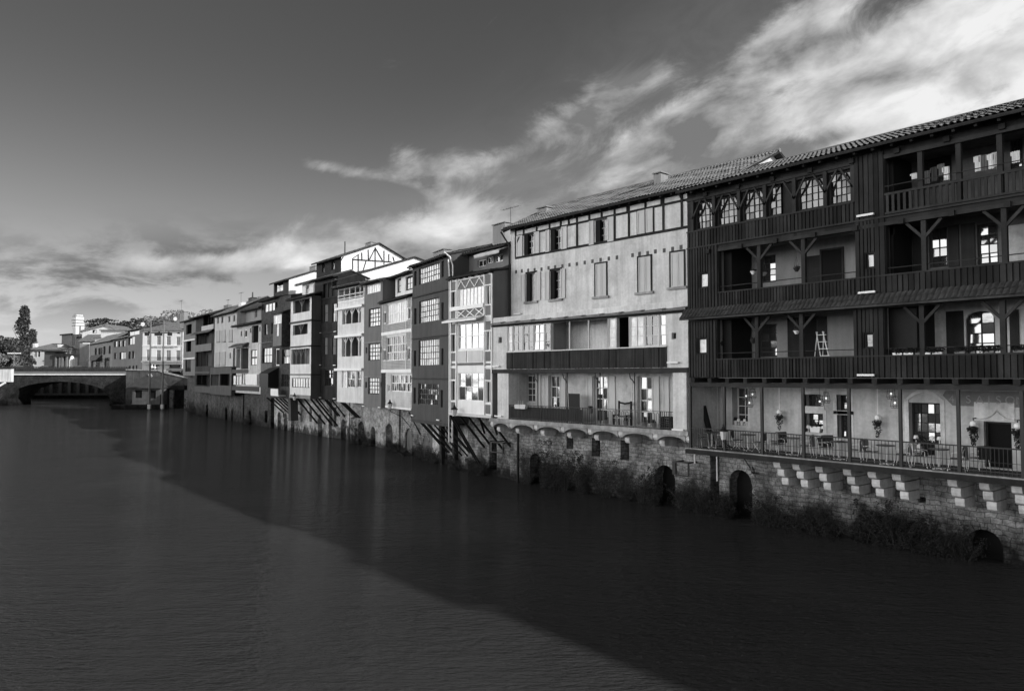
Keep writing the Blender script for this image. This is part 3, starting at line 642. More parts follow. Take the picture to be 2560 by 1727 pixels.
# ================================================================== HOUSE 2: the pale house with half timbering under the roof
P1 = P0*(29.9/29.0)
h = H2 = House('plaster_house', 'pale plastered house with half timbered top floor and glazed gallery over a river balcony', 'house', P1, 1231, 41)
L2 = h.L; u = 1.3; bd2 = 1.6
zsl = h.z('R6', 800, 1010); zb2 = h.z('R6', 800, 585); zgr = h.z('R6', 640, 418); zgt = h.z('R6', 640, 198); zaw = h.z('R6', 800, 160, -.25); zaw_ = h.z('R5', 1000, 1408, u)
zl0 = h.z('R5', 1000, 808, u); zl1 = h.z('R5', 1000, 592, u); zeu = h.z('R5', 1000, 535, u-.3)
sp0, sp1 = h.s_('R6', 147, 320), h.s_('R6', 1402, 250)
# lower storey: balcony, pillars, doors behind
q0, q1 = h.s_('R6', 161, 800), h.s_('R6', 1450, 800)
dh = [h.rect('B7', *k, bd2) for k in ((190, 95, 322, 478), (515, 100, 668, 535), (1130, 105, 1332, 552), (1742, 110, 1942, 585))]
zdoor = zsl+.06
dh = [(a, b, c_ if i == 0 else zdoor, d_) for i, (a, b, c_, d_) in enumerate(dh)]
h.galq((q0, q1, zsl, zb2), bd2, plaster_old, (), holes=dh, hw=False, low=.04, ext=.05, name='balcony_wall')
for (a, b, c_, d_) in dh: h.winq((a, b, c_, d_), 2, 4, offwhite, glass_b, bd2+.2, 0, .08, .05, cut=False, name='balcony_door')
for (a, b, c_, d_) in [h.rect('B7', *k, bd2) for k in ((358, 92, 405, 495), (452, 105, 512, 500), (668, 115, 748, 520), (1042, 110, 1122, 545), (1330, 112, 1435, 575), (1660, 112, 1735, 570), (1942, 115, 2045, 590), (2092, 118, 2182, 580))]:
    h.shutter((a, b, zdoor+.1, d_), bd2, shutter_m, 3)
for r, x0, y0, x1, y1 in (('R6', 82, 322, 108, 368), ('R6', 1440, 288, 1475, 337), ('R6', 103, 740, 128, 778), ('R6', 1480, 778, 1510, 828)): h.win(r, x0, y0, x1, y1, 1, 1, plaster_m, darkin, 0, .12, .04)
# glazed gallery
for x0, x1, n, pn in ((150, 192, 1, pale_pane), (192, 272, 2, glass), (272, 355, 2, glass), (355, 440, 2, glass_b), (440, 488, 1, glass), (940, 1005, 1, pale_pane), (1108, 1222, 2, pale_pane), (1228, 1335, 2, glass), (1340, 1400, 1, glass_b)):
    h.winq((h.s_('R6', x0, 320)+.01, h.s_('R6', x1, 320)-.01, zgr, zgt), n, 3, offwhite, pn, 0, .03, .07, .04)
h.galq((h.s_('R6', 490, 300), h.s_('R6', 938, 300), zgr, zgt), u+.2, plaster_m, [h.s_('R6', 636, 300), h.s_('R6', 785, 300)], offwhite, braces=False, pw=.07,
       holes=[h.rect('R6', 512, 260, 605, 415, u+.2), h.rect('R6', 818, 222, 935, 415, u+.2)], low=.05)
h.galq((h.s_('R6', 1008, 300), h.s_('R6', 1104, 300), zgr, zgt), u, darkin, (), low=.05)
h.shell(0, L2, zb2, zaw_-.05, 0, 1.5, 0, plaster, name='gallery_front')
h.boxq('beam', wood2, (-.02, L2, -.08, -.005, zb2-.12, zb2+.12))
h.boards((sp0, sp1, zb2+.14, zgr-.06), -.003, wood2, .105, .012, .04); h.boxq('rail', offwhite, (sp0, sp1, -.09, -.003, zgr-.06, zgr+.0))
for x in (192, 355, 445, 488, 640, 788, 950, 1005, 1222, 1340): m_ = h.s_('R6', x, 480); h.boxq('panel_strip', wood, (m_-.03, m_+.03, -.075, -.046, zb2+.14, zgr-.07))
for x0, x1 in ((75, 160), (1450, 1556)):                       # pillars of the balcony
    a, b = h.s_('R6', x0, 800), h.s_('R6', x1, 800); h.boxq('pillar', plaster, (a, b, .0, .9, zsl, zb2-.12))
m = MB(); m.box(-.1, L2+.05, -.14, 1.8, zsl-.2, zsl-.03); m.build('balcony_slab', concrete, h.root)
m = MB(); m.box(-.12, L2+.05, -.2, -.143, zsl-.2, zsl+.03); m.build('slab_edge', concrete, h.root)
# awning over the gallery: rows of long flat sheets
m = MB(); n = 11
for i in range(n):
    a, b = -.1+(L2+.2)*i/n, -.1+(L2+.2)*(i+1)/n
    m.quad((a, -.35, zaw+.0), (b-.02, -.35, zaw+.05), (b-.02, u-.01, zaw_+.05), (a, u-.01, zaw_)); m.quad((a, -.35, zaw-.05), (a, u-.01, zaw_-.05), (b-.02, u-.01, zaw_-.05), (b-.02, -.35, zaw-.05)); m.quad((a, -.35, zaw-.05), (b-.02, -.35, zaw-.05), (b-.02, -.35, zaw+.05), (a, -.35, zaw))
m.build('awning', M('sheet_metal', .16, .6, .3, 2, .2, .05), h.root)
m = MB(); m.box(-.05, L2+.1, u-.1, u-.004, zaw_+.02, zaw_+.1); m.build('flashing', white, h.root)
m = MB(); m.box(0, L2, -.12, -.03, zgt+.0, zaw-.06); m.build('fascia', wood, h.root)
# upper storeys, set back
a0 = h.s_('R5', 205, 1100, u); a1 = L2+1.6
for q_, n_, sh in (((340, 1090, 435, 1322), 2, (((297, 1100, 335, 1328), 1), ((426, 1085, 472, 1312), 1))), ((556, 1062, 655, 1302), 2, (((514, 1085, 553, 1308), 1), ((652, 1050, 693, 1295), 1))),
                  ((320, 740, 415, 905), 2, (((258, 742, 312, 920), 1), ((415, 712, 462, 890), 1))), ((557, 695, 660, 866), 2, (((518, 702, 553, 880), 1), ((660, 668, 708, 850), 1))), ((957, 612, 1070, 800), 2, (((905, 615, 948, 808), 1), ((1070, 575, 1125, 775), 1)))):
    h.win('R5', *q_, n_, 3, offwhite, pale_pane if q_[0] == 340 else glass, u, .2, .07, .035)
    a, b, c_, d_ = h.holes[u][-1][:4]; h.boxq('dark_gap', darkin, (a+.002, a+(b-a)*.34, u+.02, u+.19, c_+.002, d_-.002))  # solid black strip painted in for the dark beside the sash
    if q_[1] > 1000: h.boxq('sill', concrete, (a-.12, b+.12, u-.12, u-.003, c_-.16, c_-.02)); h.boxq('lintel', wood, (a-.03, b+.03, u-.04, u-.003, d_, d_+.13))
    for k, _ in sh: s0_, s1_, _, _ = h.rect('R5', *k, u); h.shutter((s0_, s1_, c_-.02, d_+.02), u-.01, shutter_m, 1)
for k in ((950, 990, 1067, 1278), (1331, 930, 1465, 1238), (1618, 888, 1762, 1192), (1336, 530, 1402, 732), (1410, 512, 1474, 720)):   # closed shutters
    a, b, c_, d_ = h.rect('R5', *k, u); m = MB(); f = .09
    if k[1] > 800:
        m.box(a, a+f, u-.05, u-.003, c_, d_); m.box(b-f, b, u-.05, u-.003, c_, d_); m.box(a+f, b-f, u-.052, u-.003, d_-f, d_); m.build('window_frame', wood, h.root)
        h.boxq('sill', concrete, (a-.12, b+.12, u-.14, u-.003, c_-.14, c_-.01)); mid = (a+b)/2
        h.shutter((a+f, mid-.008, c_, d_-f), u+.03, shutter_m, 1); h.shutter((mid+.008, b-f, c_, d_-f), u+.03, shutter_m, 1)
    else: h.shutter((a, b, zl0+.07, d_), u, shutter_m, 1)
h.shell(a0, a1, zaw_-.05, zeu+.35, u, 9.5, 1.95, plaster, name='wall', off=u)
fr = lambda x, y=800: h.s_('R5', x, y, u)                     # half timbering
m = MB(); tw = .065
zmid = h.z('R5', 1000, 592, u)
m.box(fr(245), a1-.02, u-.045, u-.003, zl0-.08, zl0+.06); m.box(fr(245), a1-.02, u-.05, u-.003, zmid-.06, zmid+.06); m.box(fr(245), a1-.02, u-.04, u-.003, zeu+.05, zeu+.3)
for x, lo in ((248, 0), (320, 1), (435, 1), (550, 1), (650, 1), (722, 1), (795, 0), (905, 1), (1015, 1), (1130, 0), (1245, 1), (1257, 0), (1337, 2), (1406, 1), (1406, 0), (1474, 2), (1550, 1), (1565, 0), (1730, 0)):
    x_ = fr(x, 650); z0_, z1_ = (zl0+.06, zmid-.06) if lo == 2 else ((zmid+.06, zeu+.05) if lo == 1 else (zl0+.06, zmid-.06)); m.box(x_-tw, x_+tw, u-.047, u-.003, z0_, z1_)
    if lo == 0: m.box(x_-tw, x_+tw, u-.047, u-.003, zmid+.06, zeu+.05)
m.bar((fr(255), u-.03, zmid-.55), (fr(285), u-.03, zmid-.08), .09)
m.build('timber_frame', wood, h.root)
bem = M('old_beam_end', .10)                              # the row of beam ends
for i, (x, y) in enumerate(((250, 1068), (302, 1060), (358, 1055), (416, 1050), (477, 1045), (540, 1033), (598, 1025), (663, 1017), (726, 1006), (792, 998), (862, 985), (931, 974), (1003, 961), (1077, 950), (1149, 940), (1288, 920), (1350, 908), (1423, 901), (1491, 887), (1570, 878), (1645, 864), (1720, 848))):
    s_, z_ = h.P('R5', x, y, u); h.boxq('beam_end', bem, (s_-.085, s_+.085, u-.02, u+.1, z_-.11, z_+.11))
rf = h.roof(a0, a1+.2, u, 9.5, zeu+.35, 1.95, .55, .25, tile_l, .21, .38, .055)
h.chimney('R5', 438, 500, 520, 575, 3.4, plaster_m, roof=rf); h.chimney('R5', 1475, 190, 1540, 290, 3.9, plaster_m, roof=rf)
h.pipe([(fr(160, 700), u-.45, zeu+.1), (fr(200, 800), u-.12, zeu-.8), (a0-.05, u-.1, zl0), (a0-.05, u-.1, zaw_+.1)], .06)
x_ = h.s_('R5', 1728, 400, u); h.pipe([(x_, u-.35, zeu+.1), (x_+.05, u-.1, zeu-.2), (x_+.1, u-.08, zl1)], .05)
for r, x, y, o in (('R5', 275, 1442, u), ('R6', 1460, 521, 0), ('R6', 72, 551, 0), ('R6', 92, 940, 0), ('R6', 1500, 1047, -.1)): h.lightbar(r, x, y, o, .68)
# railing of the balcony: plain bars and wrought meanders
zr_ = zsl+.95
for i, (x0, x1, kind) in enumerate(((165, 410, 0), (412, 610, 0), (612, 735, 0), (737, 850, 2), (852, 1000, 1), (1005, 1140, 1), (1150, 1345, 1), (1348, 1450, 0))):
    a, b = h.s_('R6', x0, 900), h.s_('R6', x1, 900); m = MB(); m.box(a, b, .0, .05, zr_-.03, zr_); m.box(a, b, .01, .04, zsl+.08, zsl+.11); m.box(a, a+.04, 0, .05, zsl, zr_-.03)
    if kind == 1:
        n = max(3, int((b-a)/.24)); p = (b-a)/n
        for k in range(n):
            x = a+p*k+p*.12; w_ = p*.62; m.tube([(x, .025, zsl+.12), (x, .025, zr_-.16), (x+w_/2, .025, zr_-.08), (x+w_, .025, zr_-.16), (x+w_, .025, zsl+.12)], .018, 5)
    else:
        n = int((b-a)/.13)
        for k in range(1, n): x = a+(b-a)*k/n; m.box(x-.012, x+.012, .012, .036, zsl+.02, zr_-.03)
    m.build('railing', steel if False else (M('grey_iron', .12, .5, .2, 3, 0, 0) if kind == 1 else iron), h.root)
    if kind == 0 and i < 3: m = MB(); m.box(a+.05, b-.05, .055, .075, zsl+.12, zr_-.12); m.build('railing_screen', M('dark_reed', .045, .9, .3), h.root)
for x in (390, 620, 878, 1150):                               # slim iron columns with brackets
    s_ = h.s_('R6', x, 750, .05); m = MB(); m.tube([(s_, .06, zsl), (s_, .06, zb2-.1)], .035, 6); m.tube([(s_, .06, zb2-.75), (s_-.12, .06, zb2-.55), (s_-.3, .06, zb2-.42), (s_-.36, .06, zb2-.15)], .03, 5); m.build('column', iron, h.root)
# jack arches and corbels under the balcony
cx2 = [-.02]+[h.s_('R6', x, 1080, .1) for x in (190, 385, 595, 808, 1048, 1322)]+[L2-.05]
for i, x in enumerate(cx2):
    m = MB()
    for k, d in enumerate((1.7, 1.15)):
        zt_ = zsl-.22-k*.34; m.prism([(bd2+.1-d, zt_), (bd2+.1-d-.02, zt_-.2), (bd2+.1-d+.08, zt_-.33), (bd2+.1, zt_-.33), (bd2+.1, zt_)], x-.16, x+.16, 'x')
    m.build('corbel', ashlar, h.root)
    if i < len(cx2)-1:
        a, b = x+.16, cx2[i+1]-.16; m = MB(); n = 10
        for k in range(n):
            u0, u1 = -1+2*k/n, -1+2*(k+1)/n; zz = lambda t: zsl-.62+.34*math.sqrt(max(0, 1-t*t*.95)); X0, X1 = a+(b-a)*(u0+1)/2, a+(b-a)*(u1+1)/2
            m.prism([(X0, zz(u0)), (X1, zz(u1)), (X1, zsl-.205), (X0, zsl-.205)], -.05, .25, 'y')
        m.build('arch', concrete, h.root)
sa = [h.rect('R6', 812, 1110, 880, 1262, bd2), h.rect('R6', 1038, 1130, 1106, 1290, bd2), h.rect('R6', 615, 1090, 668, 1200, bd2)]
a4 = arch('R6', 1312, 1315, 1470, 1700, bd2); a5 = arch('R6', 330, 1228, 420, 1400, bd2)
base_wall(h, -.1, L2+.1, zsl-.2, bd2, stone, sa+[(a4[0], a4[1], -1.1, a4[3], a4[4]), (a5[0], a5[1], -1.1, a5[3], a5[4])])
x_ = h.s_('R6', 217, 1150, 1.0); h.pipe([(x_, 1.2, zsl-.3), (x_, 1.2, -.3)], .09, blackwood)
# ================================================================== HOUSE 3: ornate glazed bay house
P2 = H2.O.copy()
h = H3 = House('bay_house', 'narrow house with ornate white glazed bays and zigzag trim', 'house', P2, 1124, 36.5)
zb = h.z('R4', 795, 1255); zt = h.z('R4', 795, 255); L = h.L
fx = lambda x, y=700: h.s_('R4', x, y)
a, b = fx(644), fx(946); bay = -.35
bx0, bx1 = fx(692), fx(888)
h.win('R4', 700, 350, 885, 460, 7, 1, white, pale_pane, 0, .05, .05, .045)                  # tall glazing of the top floor
h.win('R4', 700, 600, 885, 770, 4, 2, white, glass_b, 0, .05, .06, .05)
h.win('R4', 700, 945, 885, 1150, 4, 2, white, glass_b, 0, .05, .06, .05)
for q in ((650, 370, 690, 490), (650, 672, 690, 795), (650, 1000, 690, 1145), (898, 325, 938, 458), (898, 650, 938, 785), (898, 1005, 938, 1160)): h.win('R4', *q, 2, 1, white, glass, 0, .06, .04, .04)
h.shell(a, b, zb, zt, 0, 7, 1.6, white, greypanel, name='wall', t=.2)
for q in ((655, 300, 686, 362), (655, 505, 686, 560), (655, 600, 686, 665), (655, 805, 686, 862), (655, 915, 686, 992), (655, 1152, 686, 1215), (897, 250, 936, 312), (897, 470, 936, 535), (897, 580, 936, 640), (897, 795, 936, 862), (897, 918, 936, 996), (897, 1172, 936, 1240), (655, 878, 686, 895), (897, 878, 936, 892)):
    h.box('wall_panel', greypanel, 'R4', *q, -.03, -.003)
for q in ((702, 792, 760, 868), (775, 790, 880, 865)): h.box('wall_panel', offwhite, 'R4', *q, -.06, -.003)
h.box('wall_panel', greypanel, 'R4', 697, 876, 885, 890, -.05, -.003); h.box('wall_panel', greypanel, 'R4', 702, 492, 886, 548, -.02, -.003); h.box('wall_panel', greypanel, 'R4', 702, 292, 886, 322, -.02, -.003)
m = MB()                                                      # raised white framework, X braces and zigzag
for x in (650, 690, 890, 942): s_ = fx(x); m.box(s_-.05, s_+.05, -.085, -.003, zb+.05, zt-.05)
for y0 in (365, 500, 565, 668, 800, 905, 1000, 1150): z_ = h.z('R4', 670, y0); m.box(fx(650)+.05, fx(690)-.05, -.07, -.003, z_-.035, z_+.035)
for y0 in (320, 462, 540, 645, 790, 905, 1000, 1165): z_ = h.z('R4', 918, y0); m.box(fx(890)+.05, fx(942)-.05, -.07, -.003, z_-.035, z_+.035)
za, zb_ = h.z('R4', 795, 278), h.z('R4', 795, 335); w = (bx1-bx0)/3
for i in range(3):
    x0 = bx0+w*i; m.bar((x0+.03, -.045, zb_), (x0+w*.5, -.045, za), .055); m.bar((x0+w*.5, -.045, za), (x0+w-.03, -.045, zb_), .055)
zc, zd_ = h.z('R4', 795, 490), h.z('R4', 795, 545)
for i in range(3):
    x0 = bx0+w*i; m.bar((x0+.04, -.045, zd_), (x0+w-.04, -.045, zc), .055); m.bar((x0+.04, -.05, zc), (x0+w-.04, -.05, zd_), .055)
m.build('trim', white, h.root)
h.box('ledge', white, 'R4', 655, 482, 892, 478, -.2, -.09); 
z_ = h.z('R4', 795, 565); m = MB(); m.prism([(-.75, z_-.12), (-.09, z_+.12), (-.09, z_+.2), (-.75, z_-.04)], fx(648), bx1+.1, 'x'); m.prism([(-.78, z_-.16), (-.7, z_-.16), (-.7, z_-.04), (-.78, z_-.04)], fx(648), bx1+.1, 'x'); m.build('canopy', white, h.root)
m = MB(); m.box(a-.02, b+.02, -.14, -.003, zb-.02, zb+.16); m.build('base_trim', offwhite, h.root)
h.roof(a, b, 0, 3.2, zt, .55, .25, .1, tile, .3, .4, .04, single=True)
# set back attic with its scalloped canopy
o = 1.9; aq = h.rect('R4', 640, 150, 1075, 215, o); a1, b1 = h.s_('R4', 655, 200, o), h.s_('R4', 1068, 120, o)+.1
z1 = h.z('R4', 860, 95, o); 
for q in ((838, 148, 898, 182), (905, 125, 945, 160), (957, 110, 1018, 150)): h.win('R4', *q, 2, 1, white, glass, o, .1, .05, .05)
h.shell(a1, b1, zt-.3, z1, o, 8, .8, greypanel, off=o, name='attic_wall')
rf = h.roof(a1, b1, o, 8, z1+.1, .8, .5, .1, tile, .3, .45, .05)
m = MB(); n = 26; z2 = h.z('R4', 880, 115, o-.9)               # scalloped edge
for i in range(n):
    x0 = fx(715)+.2+(b1-fx(715)-.3)*i/n; wd = (b1-fx(715)-.3)/n
    m.prism([(x0+.01, z2+.16), (x0+wd-.01, z2+.16), (x0+wd-.01, z2+.04), (x0+wd/2, z2-.05), (x0+.01, z2+.04)], o-.92, o-.89, 'y')
m.prism([(o-.92, z2+.16), (o-.02, z2+.5), (o-.02, z2+.56), (o-.92, z2+.2)], fx(715)+.2, b1-.1, 'x'); m.build('scalloped_canopy', offwhite, h.root)
h.chimney('R5', 42, 650, 150, 830, 4.5, plaster_m, roof=rf); h.antenna('R5', 202, 490, 640, 4.6, 1.0)
H3r = rf
h.pipe([(a-.12, -.02, zt+.2), (a-.12, -.02, 2.2)], .05, steel); h.pipe([(a-.3, -.02, zt+1.5), (a-.15, -.02, zt+.7), (a-.12, -.02, zt+.2)], .05, steel)
ob = 1.9
base_wall(h, a-.6, L+.1, zb+.1, ob, stone, [(fx(760), fx(812), .4, 2.4), ])
for x, xx in ((700, 745), (760, 850), (830, 925), (905, 1010)):
    h.brace((fx(x), .1, zb-.02), (fx(x)+.5, ob-.02, zb-2.3), .11)
for x in (850, 940): h.brace((fx(x), .0, zb-.0), (fx(x)-.7, .9, zb-1.15), .12)
for x in (650, 665): h.brace((fx(x)-.3, .0, zb+.1), (fx(x)+.6, ob, .6), .09)

# ================================================================== HOUSE 4: dark rendered house with four banks of glazing
P3 = H3.O*(30.0/H3.O.x)
h = H4 = House('grey_house', 'tall dark grey rendered house with four stacked wide lattice windows', 'house', P3, 1030, 29)
L = h.L; zb = h.z('R4', 490, 1290); zt = h.z('R4', 490, 158)
for q, ny in (((420, 205, 567, 278), 3), ((422, 438, 563, 572), 4), ((418, 715, 563, 893), 4), ((415, 1020, 558, 1182), 4)):
    h.win('R4', *q, 9, ny, dframe, glass_b if q[1] > 1000 else pale_pane, 0, .1, .06, .055)
for q in ((386, 225, 402, 325), (386, 488, 402, 600), (384, 788, 400, 898), (382, 1050, 397, 1165), (580, 152, 596, 262), (580, 447, 595, 568), (580, 772, 594, 890), (575, 1068, 590, 1192)): h.slit('R4', *q)
h.shell(0, L, zb, zt, 0, 7, .9, plaster_d, name='wall')
for y in (392, 690, 985): 
    z_ = h.z('R4', 500, y-(10 if y < 600 else 0)); h.boxq('ledge', M('dark_ledge', .05), (.15, L-.05, -.13, -.003, z_-.05, z_+.05))
h.boxq('fascia', M('dark_ledge', .05), (-.02, L+.02, -.05, .3, zb-.22, zb-.003))
rf = h.roof(0, L, 0, 7, zt, .9, .35, .12, tile, .3, .45, .05); h.chimney('R4', 520, 88, 596, 140, 2.2, plaster_m, roof=rf)
m = MB(); s_ = L+.28; m.tube([(s_-.3, -.45, zt+.15), (s_-.05, -.1, zt-.2), (s_, .1, zt-.8), (s_, .1, zb-1.3)], .06, 7); m.build('drain_pipe', steel, h.root)
for x, y in ((383, 1248), (567, 1281)): h.lightbar('R4', x, y, 0, .5)
ob = 1.9
base_wall(h, -.2, L+.6, zb-.2, ob, stone_w, [(1.0, 1.7, 1.4, zb-.5)])
for x in (1.5, 1.9, 2.8, 3.1, 4.2, 5.4, 6.4, 6.7): h.brace((x, .15, zb-.22), (x+1.3, ob-.02, .9), .085)
for x in (2.6, 5.0): h.brace((x, 1.5, zb-.22), (x, 1.6, -.5), .35)

# ================================================================== HOUSE 5: slatted house
P4 = H4.O*(31.58/H4.O.x)
h = H5 = House('slatted_house', 'house faced with pale horizontal slats and white framed windows', 'house', P4, 955, 29)
L = h.L; zb = h.z('R4', 270, 1202); zt = h.z('R4', 260, 425)
fx = lambda x, y=700: h.s_('R4', x, y)
for q in ((195, 462, 338, 575), (190, 694, 332, 852), (225, 960, 366, 1082)): h.win('R4', *q, 9, 2 if q[1] != 694 else 3, white, pale_pane if q[1] < 600 else glass_b, 0, .06, .05, .07)
for q in ((170, 518, 186, 590), (343, 487, 360, 558), (168, 785, 183, 857), (340, 772, 357, 850), (200, 1032, 212, 1078)): h.win('R4', *q, 1, 1, white, glass, 0, .05, .04)
hol = list(h.holes[0.0])
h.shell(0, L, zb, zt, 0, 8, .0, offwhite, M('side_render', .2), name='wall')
z1, z2, z3 = h.z('R4', 265, 655), h.z('R4', 265, 932), h.z('R4', 265, 1195)
def slats(h, x0, x1, z0, z1, hol, mat):
    m = MB(); z = z0
    while z < z1-.05:
        segs = [(x0, x1)]
        for q in hol:
            if q[2]-.06 < z+.08 and q[3]+.06 > z:
                n_ = []
                for s0, s1 in segs:
                    if q[1]+.06 <= s0 or q[0]-.06 >= s1: n_.append((s0, s1)); continue
                    if q[0]-.06 > s0: n_.append((s0, q[0]-.06))
                    if q[1]+.06 < s1: n_.append((q[1]+.06, s1))
                segs = n_
        for s0, s1 in segs:
            if s1-s0 > .05: m.box(s0, s1, -.05+random.uniform(-.008, .008), -.004, z+.012, z+.1)
        z += .125
    return m.build('slat_panel', mat, h.root)
slats(h, .1, L-.08, z1+.15, zt-.1, hol, slat); slats(h, .1, L-.08, z2+.15, z1-.18, hol, slat); slats(h, fx(188), L-.08, zb+.2, z2-.18, hol, slat_p)
for z_ in (z1, z2): h.boxq('ledge', white, (-.03, L+.03, -.09, -.003, z_-.14, z_+.12))
h.boxq('base_trim', white, (fx(188), L, -.08, -.003, zb, zb+.16))
for x in (163, 332, 371): s_ = fx(x); h.boxq('trim', white, (s_-.04, s_+.04, -.085, -.051, z2+.13, zt-.05))
h.boxq('dark_strip', wood, (-.0, fx(186), -.06, -.003, zb, z2-.15))  # dark timber strip on the lower far corner of the front
rfl = h.roof(0, L, 0, 2.4, zt, .6, .35, .1, tile, .3, .4, .05, single=True)
o = 1.2; z1 = h.z('R4', 275, 262, o); aa, bb = h.s_('R4', 168, 350, o), h.s_('R4', 378, 330, o)
h.gal('R4', 190, 290, 252, 405, 1.4, darkin, (), off=o, low=.05); h.win('R4', 265, 280, 292, 372, 1, 2, wood, pale_pane, o, .12, .12); h.win('R4', 325, 265, 374, 350, 2, 2, wood, pale_pane, o, .12, .14)
h.shell(aa, bb, zt-.2, z1, o, 8, .7, plaster_w, off=o, name='attic_wall'); h.roof(aa, bb, o, 8, z1, .7, .5, .1, tile_l, .3, .45, .05)
ob = 1.9
base_wall(h, -.2, L+.3, zb, ob, stone, [arch('R4', 105, 1282, 180, 1440, ob) if False else (1.0, 2.6, -1.1, 2.2, .8), (5.3, 6.4, -1.1, 1.9, .55)])
h.brace((2.6, ob-.3, zb-.4), (4.6, ob-.05, 1.9), .08)

# ================================================================== HOUSE 6: grey narrow house
P5 = H5.O*(33.16/H5.O.x)
h = H6 = House('narrow_grey_house', 'narrow mid grey plastered house with three dark latticed windows one above another', 'house', P5, 909, 34)
L = h.L; zb = h.z('R3', 790, 1270); zt = h.z('R3', 795, 365)
h.win('R3', 742, 392, 845, 430, 6, 1, offwhite, pale_pane, 0, .08, .05, .05)
for q in ((760, 560, 842, 680), (757, 811, 839, 930), (755, 1053, 835, 1178)): h.win('R3', *q, 4, 4, wood, pale_pane, 0, .12, .08, .07)
for q in ((738, 836, 748, 878), (846, 832, 855, 872), (735, 1087, 747, 1130), (846, 1087, 855, 1126)): h.slit('R3', *q)
h.shell(0, L, zb, zt, 0, 8, .85, plaster_g, name='wall'); h.roof(0, L, 0, 8, zt, .85, .4, .1, tile_l, .3, .45, .05)
for y in (798, 1050): z_ = h.z('R3', 790, y); h.boxq('ledge', plaster_m, (.02, L-.02, -.04, -.003, z_-.04, z_+.04))
for x, y in ((730, 1262), (846, 1271)): h.lightbar('R3', x, y, 0, .5)
base_wall(h, -.2, L+.2, zb-.02, 1.6, stone_w, [(1.6, 3.2, -1.1, 2.4, .8)])

# ================================================================== HOUSE 7: white house with open galleries
P6 = H6.O*(33.73/H6.O.x)
h = H7 = House('white_gallery_house', 'white plastered house with slim posted galleries on every floor', 'house', P6, 843, 39)
L = h.L; zb = h.z('R3', 625, 1238); zt = h.z('R3', 625, 392)
h.gal('R3', 540, 425, 722, 470, 1.6, plaster_m, (580, 620, 660, 695), white, braces=False, pw=.08, low=.1, holes=[h.rect('R3', 585, 430, 615, 485, 1.6)])
h.gal('R3', 568, 570, 703, 655, 1.6, plaster_m, (590, 635, 685), white, bl=.5, pw=.1, holes=[h.rect('R3', 650, 590, 680, 655, 1.6)])
h.gal('R3', 565, 770, 705, 898, 1.6, plaster_m, (588, 630, 686), white, bl=.5, pw=.1, holes=[h.rect('R3', 648, 800, 678, 898, 1.6)])
h.win('R3', 565, 1010, 602, 1126, 2, 1, white, pale_pane, 0, .1, .05); h.win('R3', 604, 1008, 660, 1128, 4, 2, white, glass, 0, .1, .06, .05); h.win('R3', 672, 1008, 706, 1128, 3, 2, white, glass, 0, .1, .06, .05)
h.shell(0, L, zb, zt, 0, 8, .8, plaster_w, name='wall'); rf = h.roof(0, L, 0, 8, zt, .8, .6, .25, tile_l, .3, .45, .05)
for q in ((523, 550, 728, 548), (523, 750, 720, 757), (518, 990, 718, 1005)):
    z_ = (h.z('R3', q[0], q[1])+h.z('R3', q[2], q[3]))/2; h.boxq('cornice', white, (-.12, L+.1, -.32, -.003, z_-.12, z_+.12))
zr = h.z('R3', 630, 470)
m = MB()
for dz in (.0, -.35, -.7): m.box(.1, L-.1, -.06, -.01, zr+dz-.03+.25, zr+dz+.03+.25)
m.build('rail', white, h.root)
for i, (x, y) in enumerate(((730, 1262),)): pass
base_wall(h, -.2, L+.2, zb-.02, 1.6, stone_w, [(1.6, 2.9, -1.1, 2.3, .65), (4.3, 5.2, -1.1, 1.9, .45)])
for x in (.6, 1.0, 1.4): h.brace((x, .1, zb), (x+.7, 1.58, zb-1.6), .1)

# ================================================================== HOUSE 8: dark timber recess
P7 = H7.O*(35.23/H7.O.x)
h = H8 = House('dark_timber_house', 'recessed dark boarded house squeezed between two white galleried houses', 'house', P7, 785, 38)
L = h.L; zb = h.z('R3', 465, 1217); zt = h.z('R3', 465, 330)
fx = lambda x, y=700: h.s_('R3', x, y)
h.gal('R3', 430, 378, 526, 460, 1.5, plaster_m, (462, 490), wood2, braces=False, low=.05)
for q, nx in (((437, 527, 463, 650), 1), ((497, 520, 525, 650), 2), ((437, 765, 460, 890), 1), ((495, 770, 520, 890), 1), ((445, 1000, 500, 1118), 3)):
    w = h.win('R3', *q, nx, 2, wood2, plaster_g if q[1] in (527, 765, 770) else glass, 0, .06, .06)
hol = list(h.holes[0.0]); h.shell(0, L, zb, zt, 0, 3.2, .5, wood, name='wall')
for z0_, z1_ in ((zb, h.z('R3', 465, 985)), (h.z('R3', 465, 978), h.z('R3', 465, 730)), (h.z('R3', 465, 722), h.z('R3', 465, 480))):
    h.boxq('ledge', wood2, (0, L, -.09, -.003, z1_-.06, z1_+.06))
h.roof(0, L, 0, 3.2, zt, .5, .6, .1, tile_l, .3, .45, .05)
for x, y in ((412, 732), (523, 722), (410, 965), (518, 966), (412, 1200), (518, 1208)): h.lightbar('R3', x, y, 0, .55)
base_wall(h, -.2, L+.2, zb-.02, 1.3, stone_w, [(2.5, 3.2, 1.2, 3.4), (4.4, 5.6, -1.1, 2.2, .6)])
for x in (1.2, 2.8, 3.3, 4.6): h.brace((x, .1, zb), (x+.8, 1.28, zb-1.8), .12)

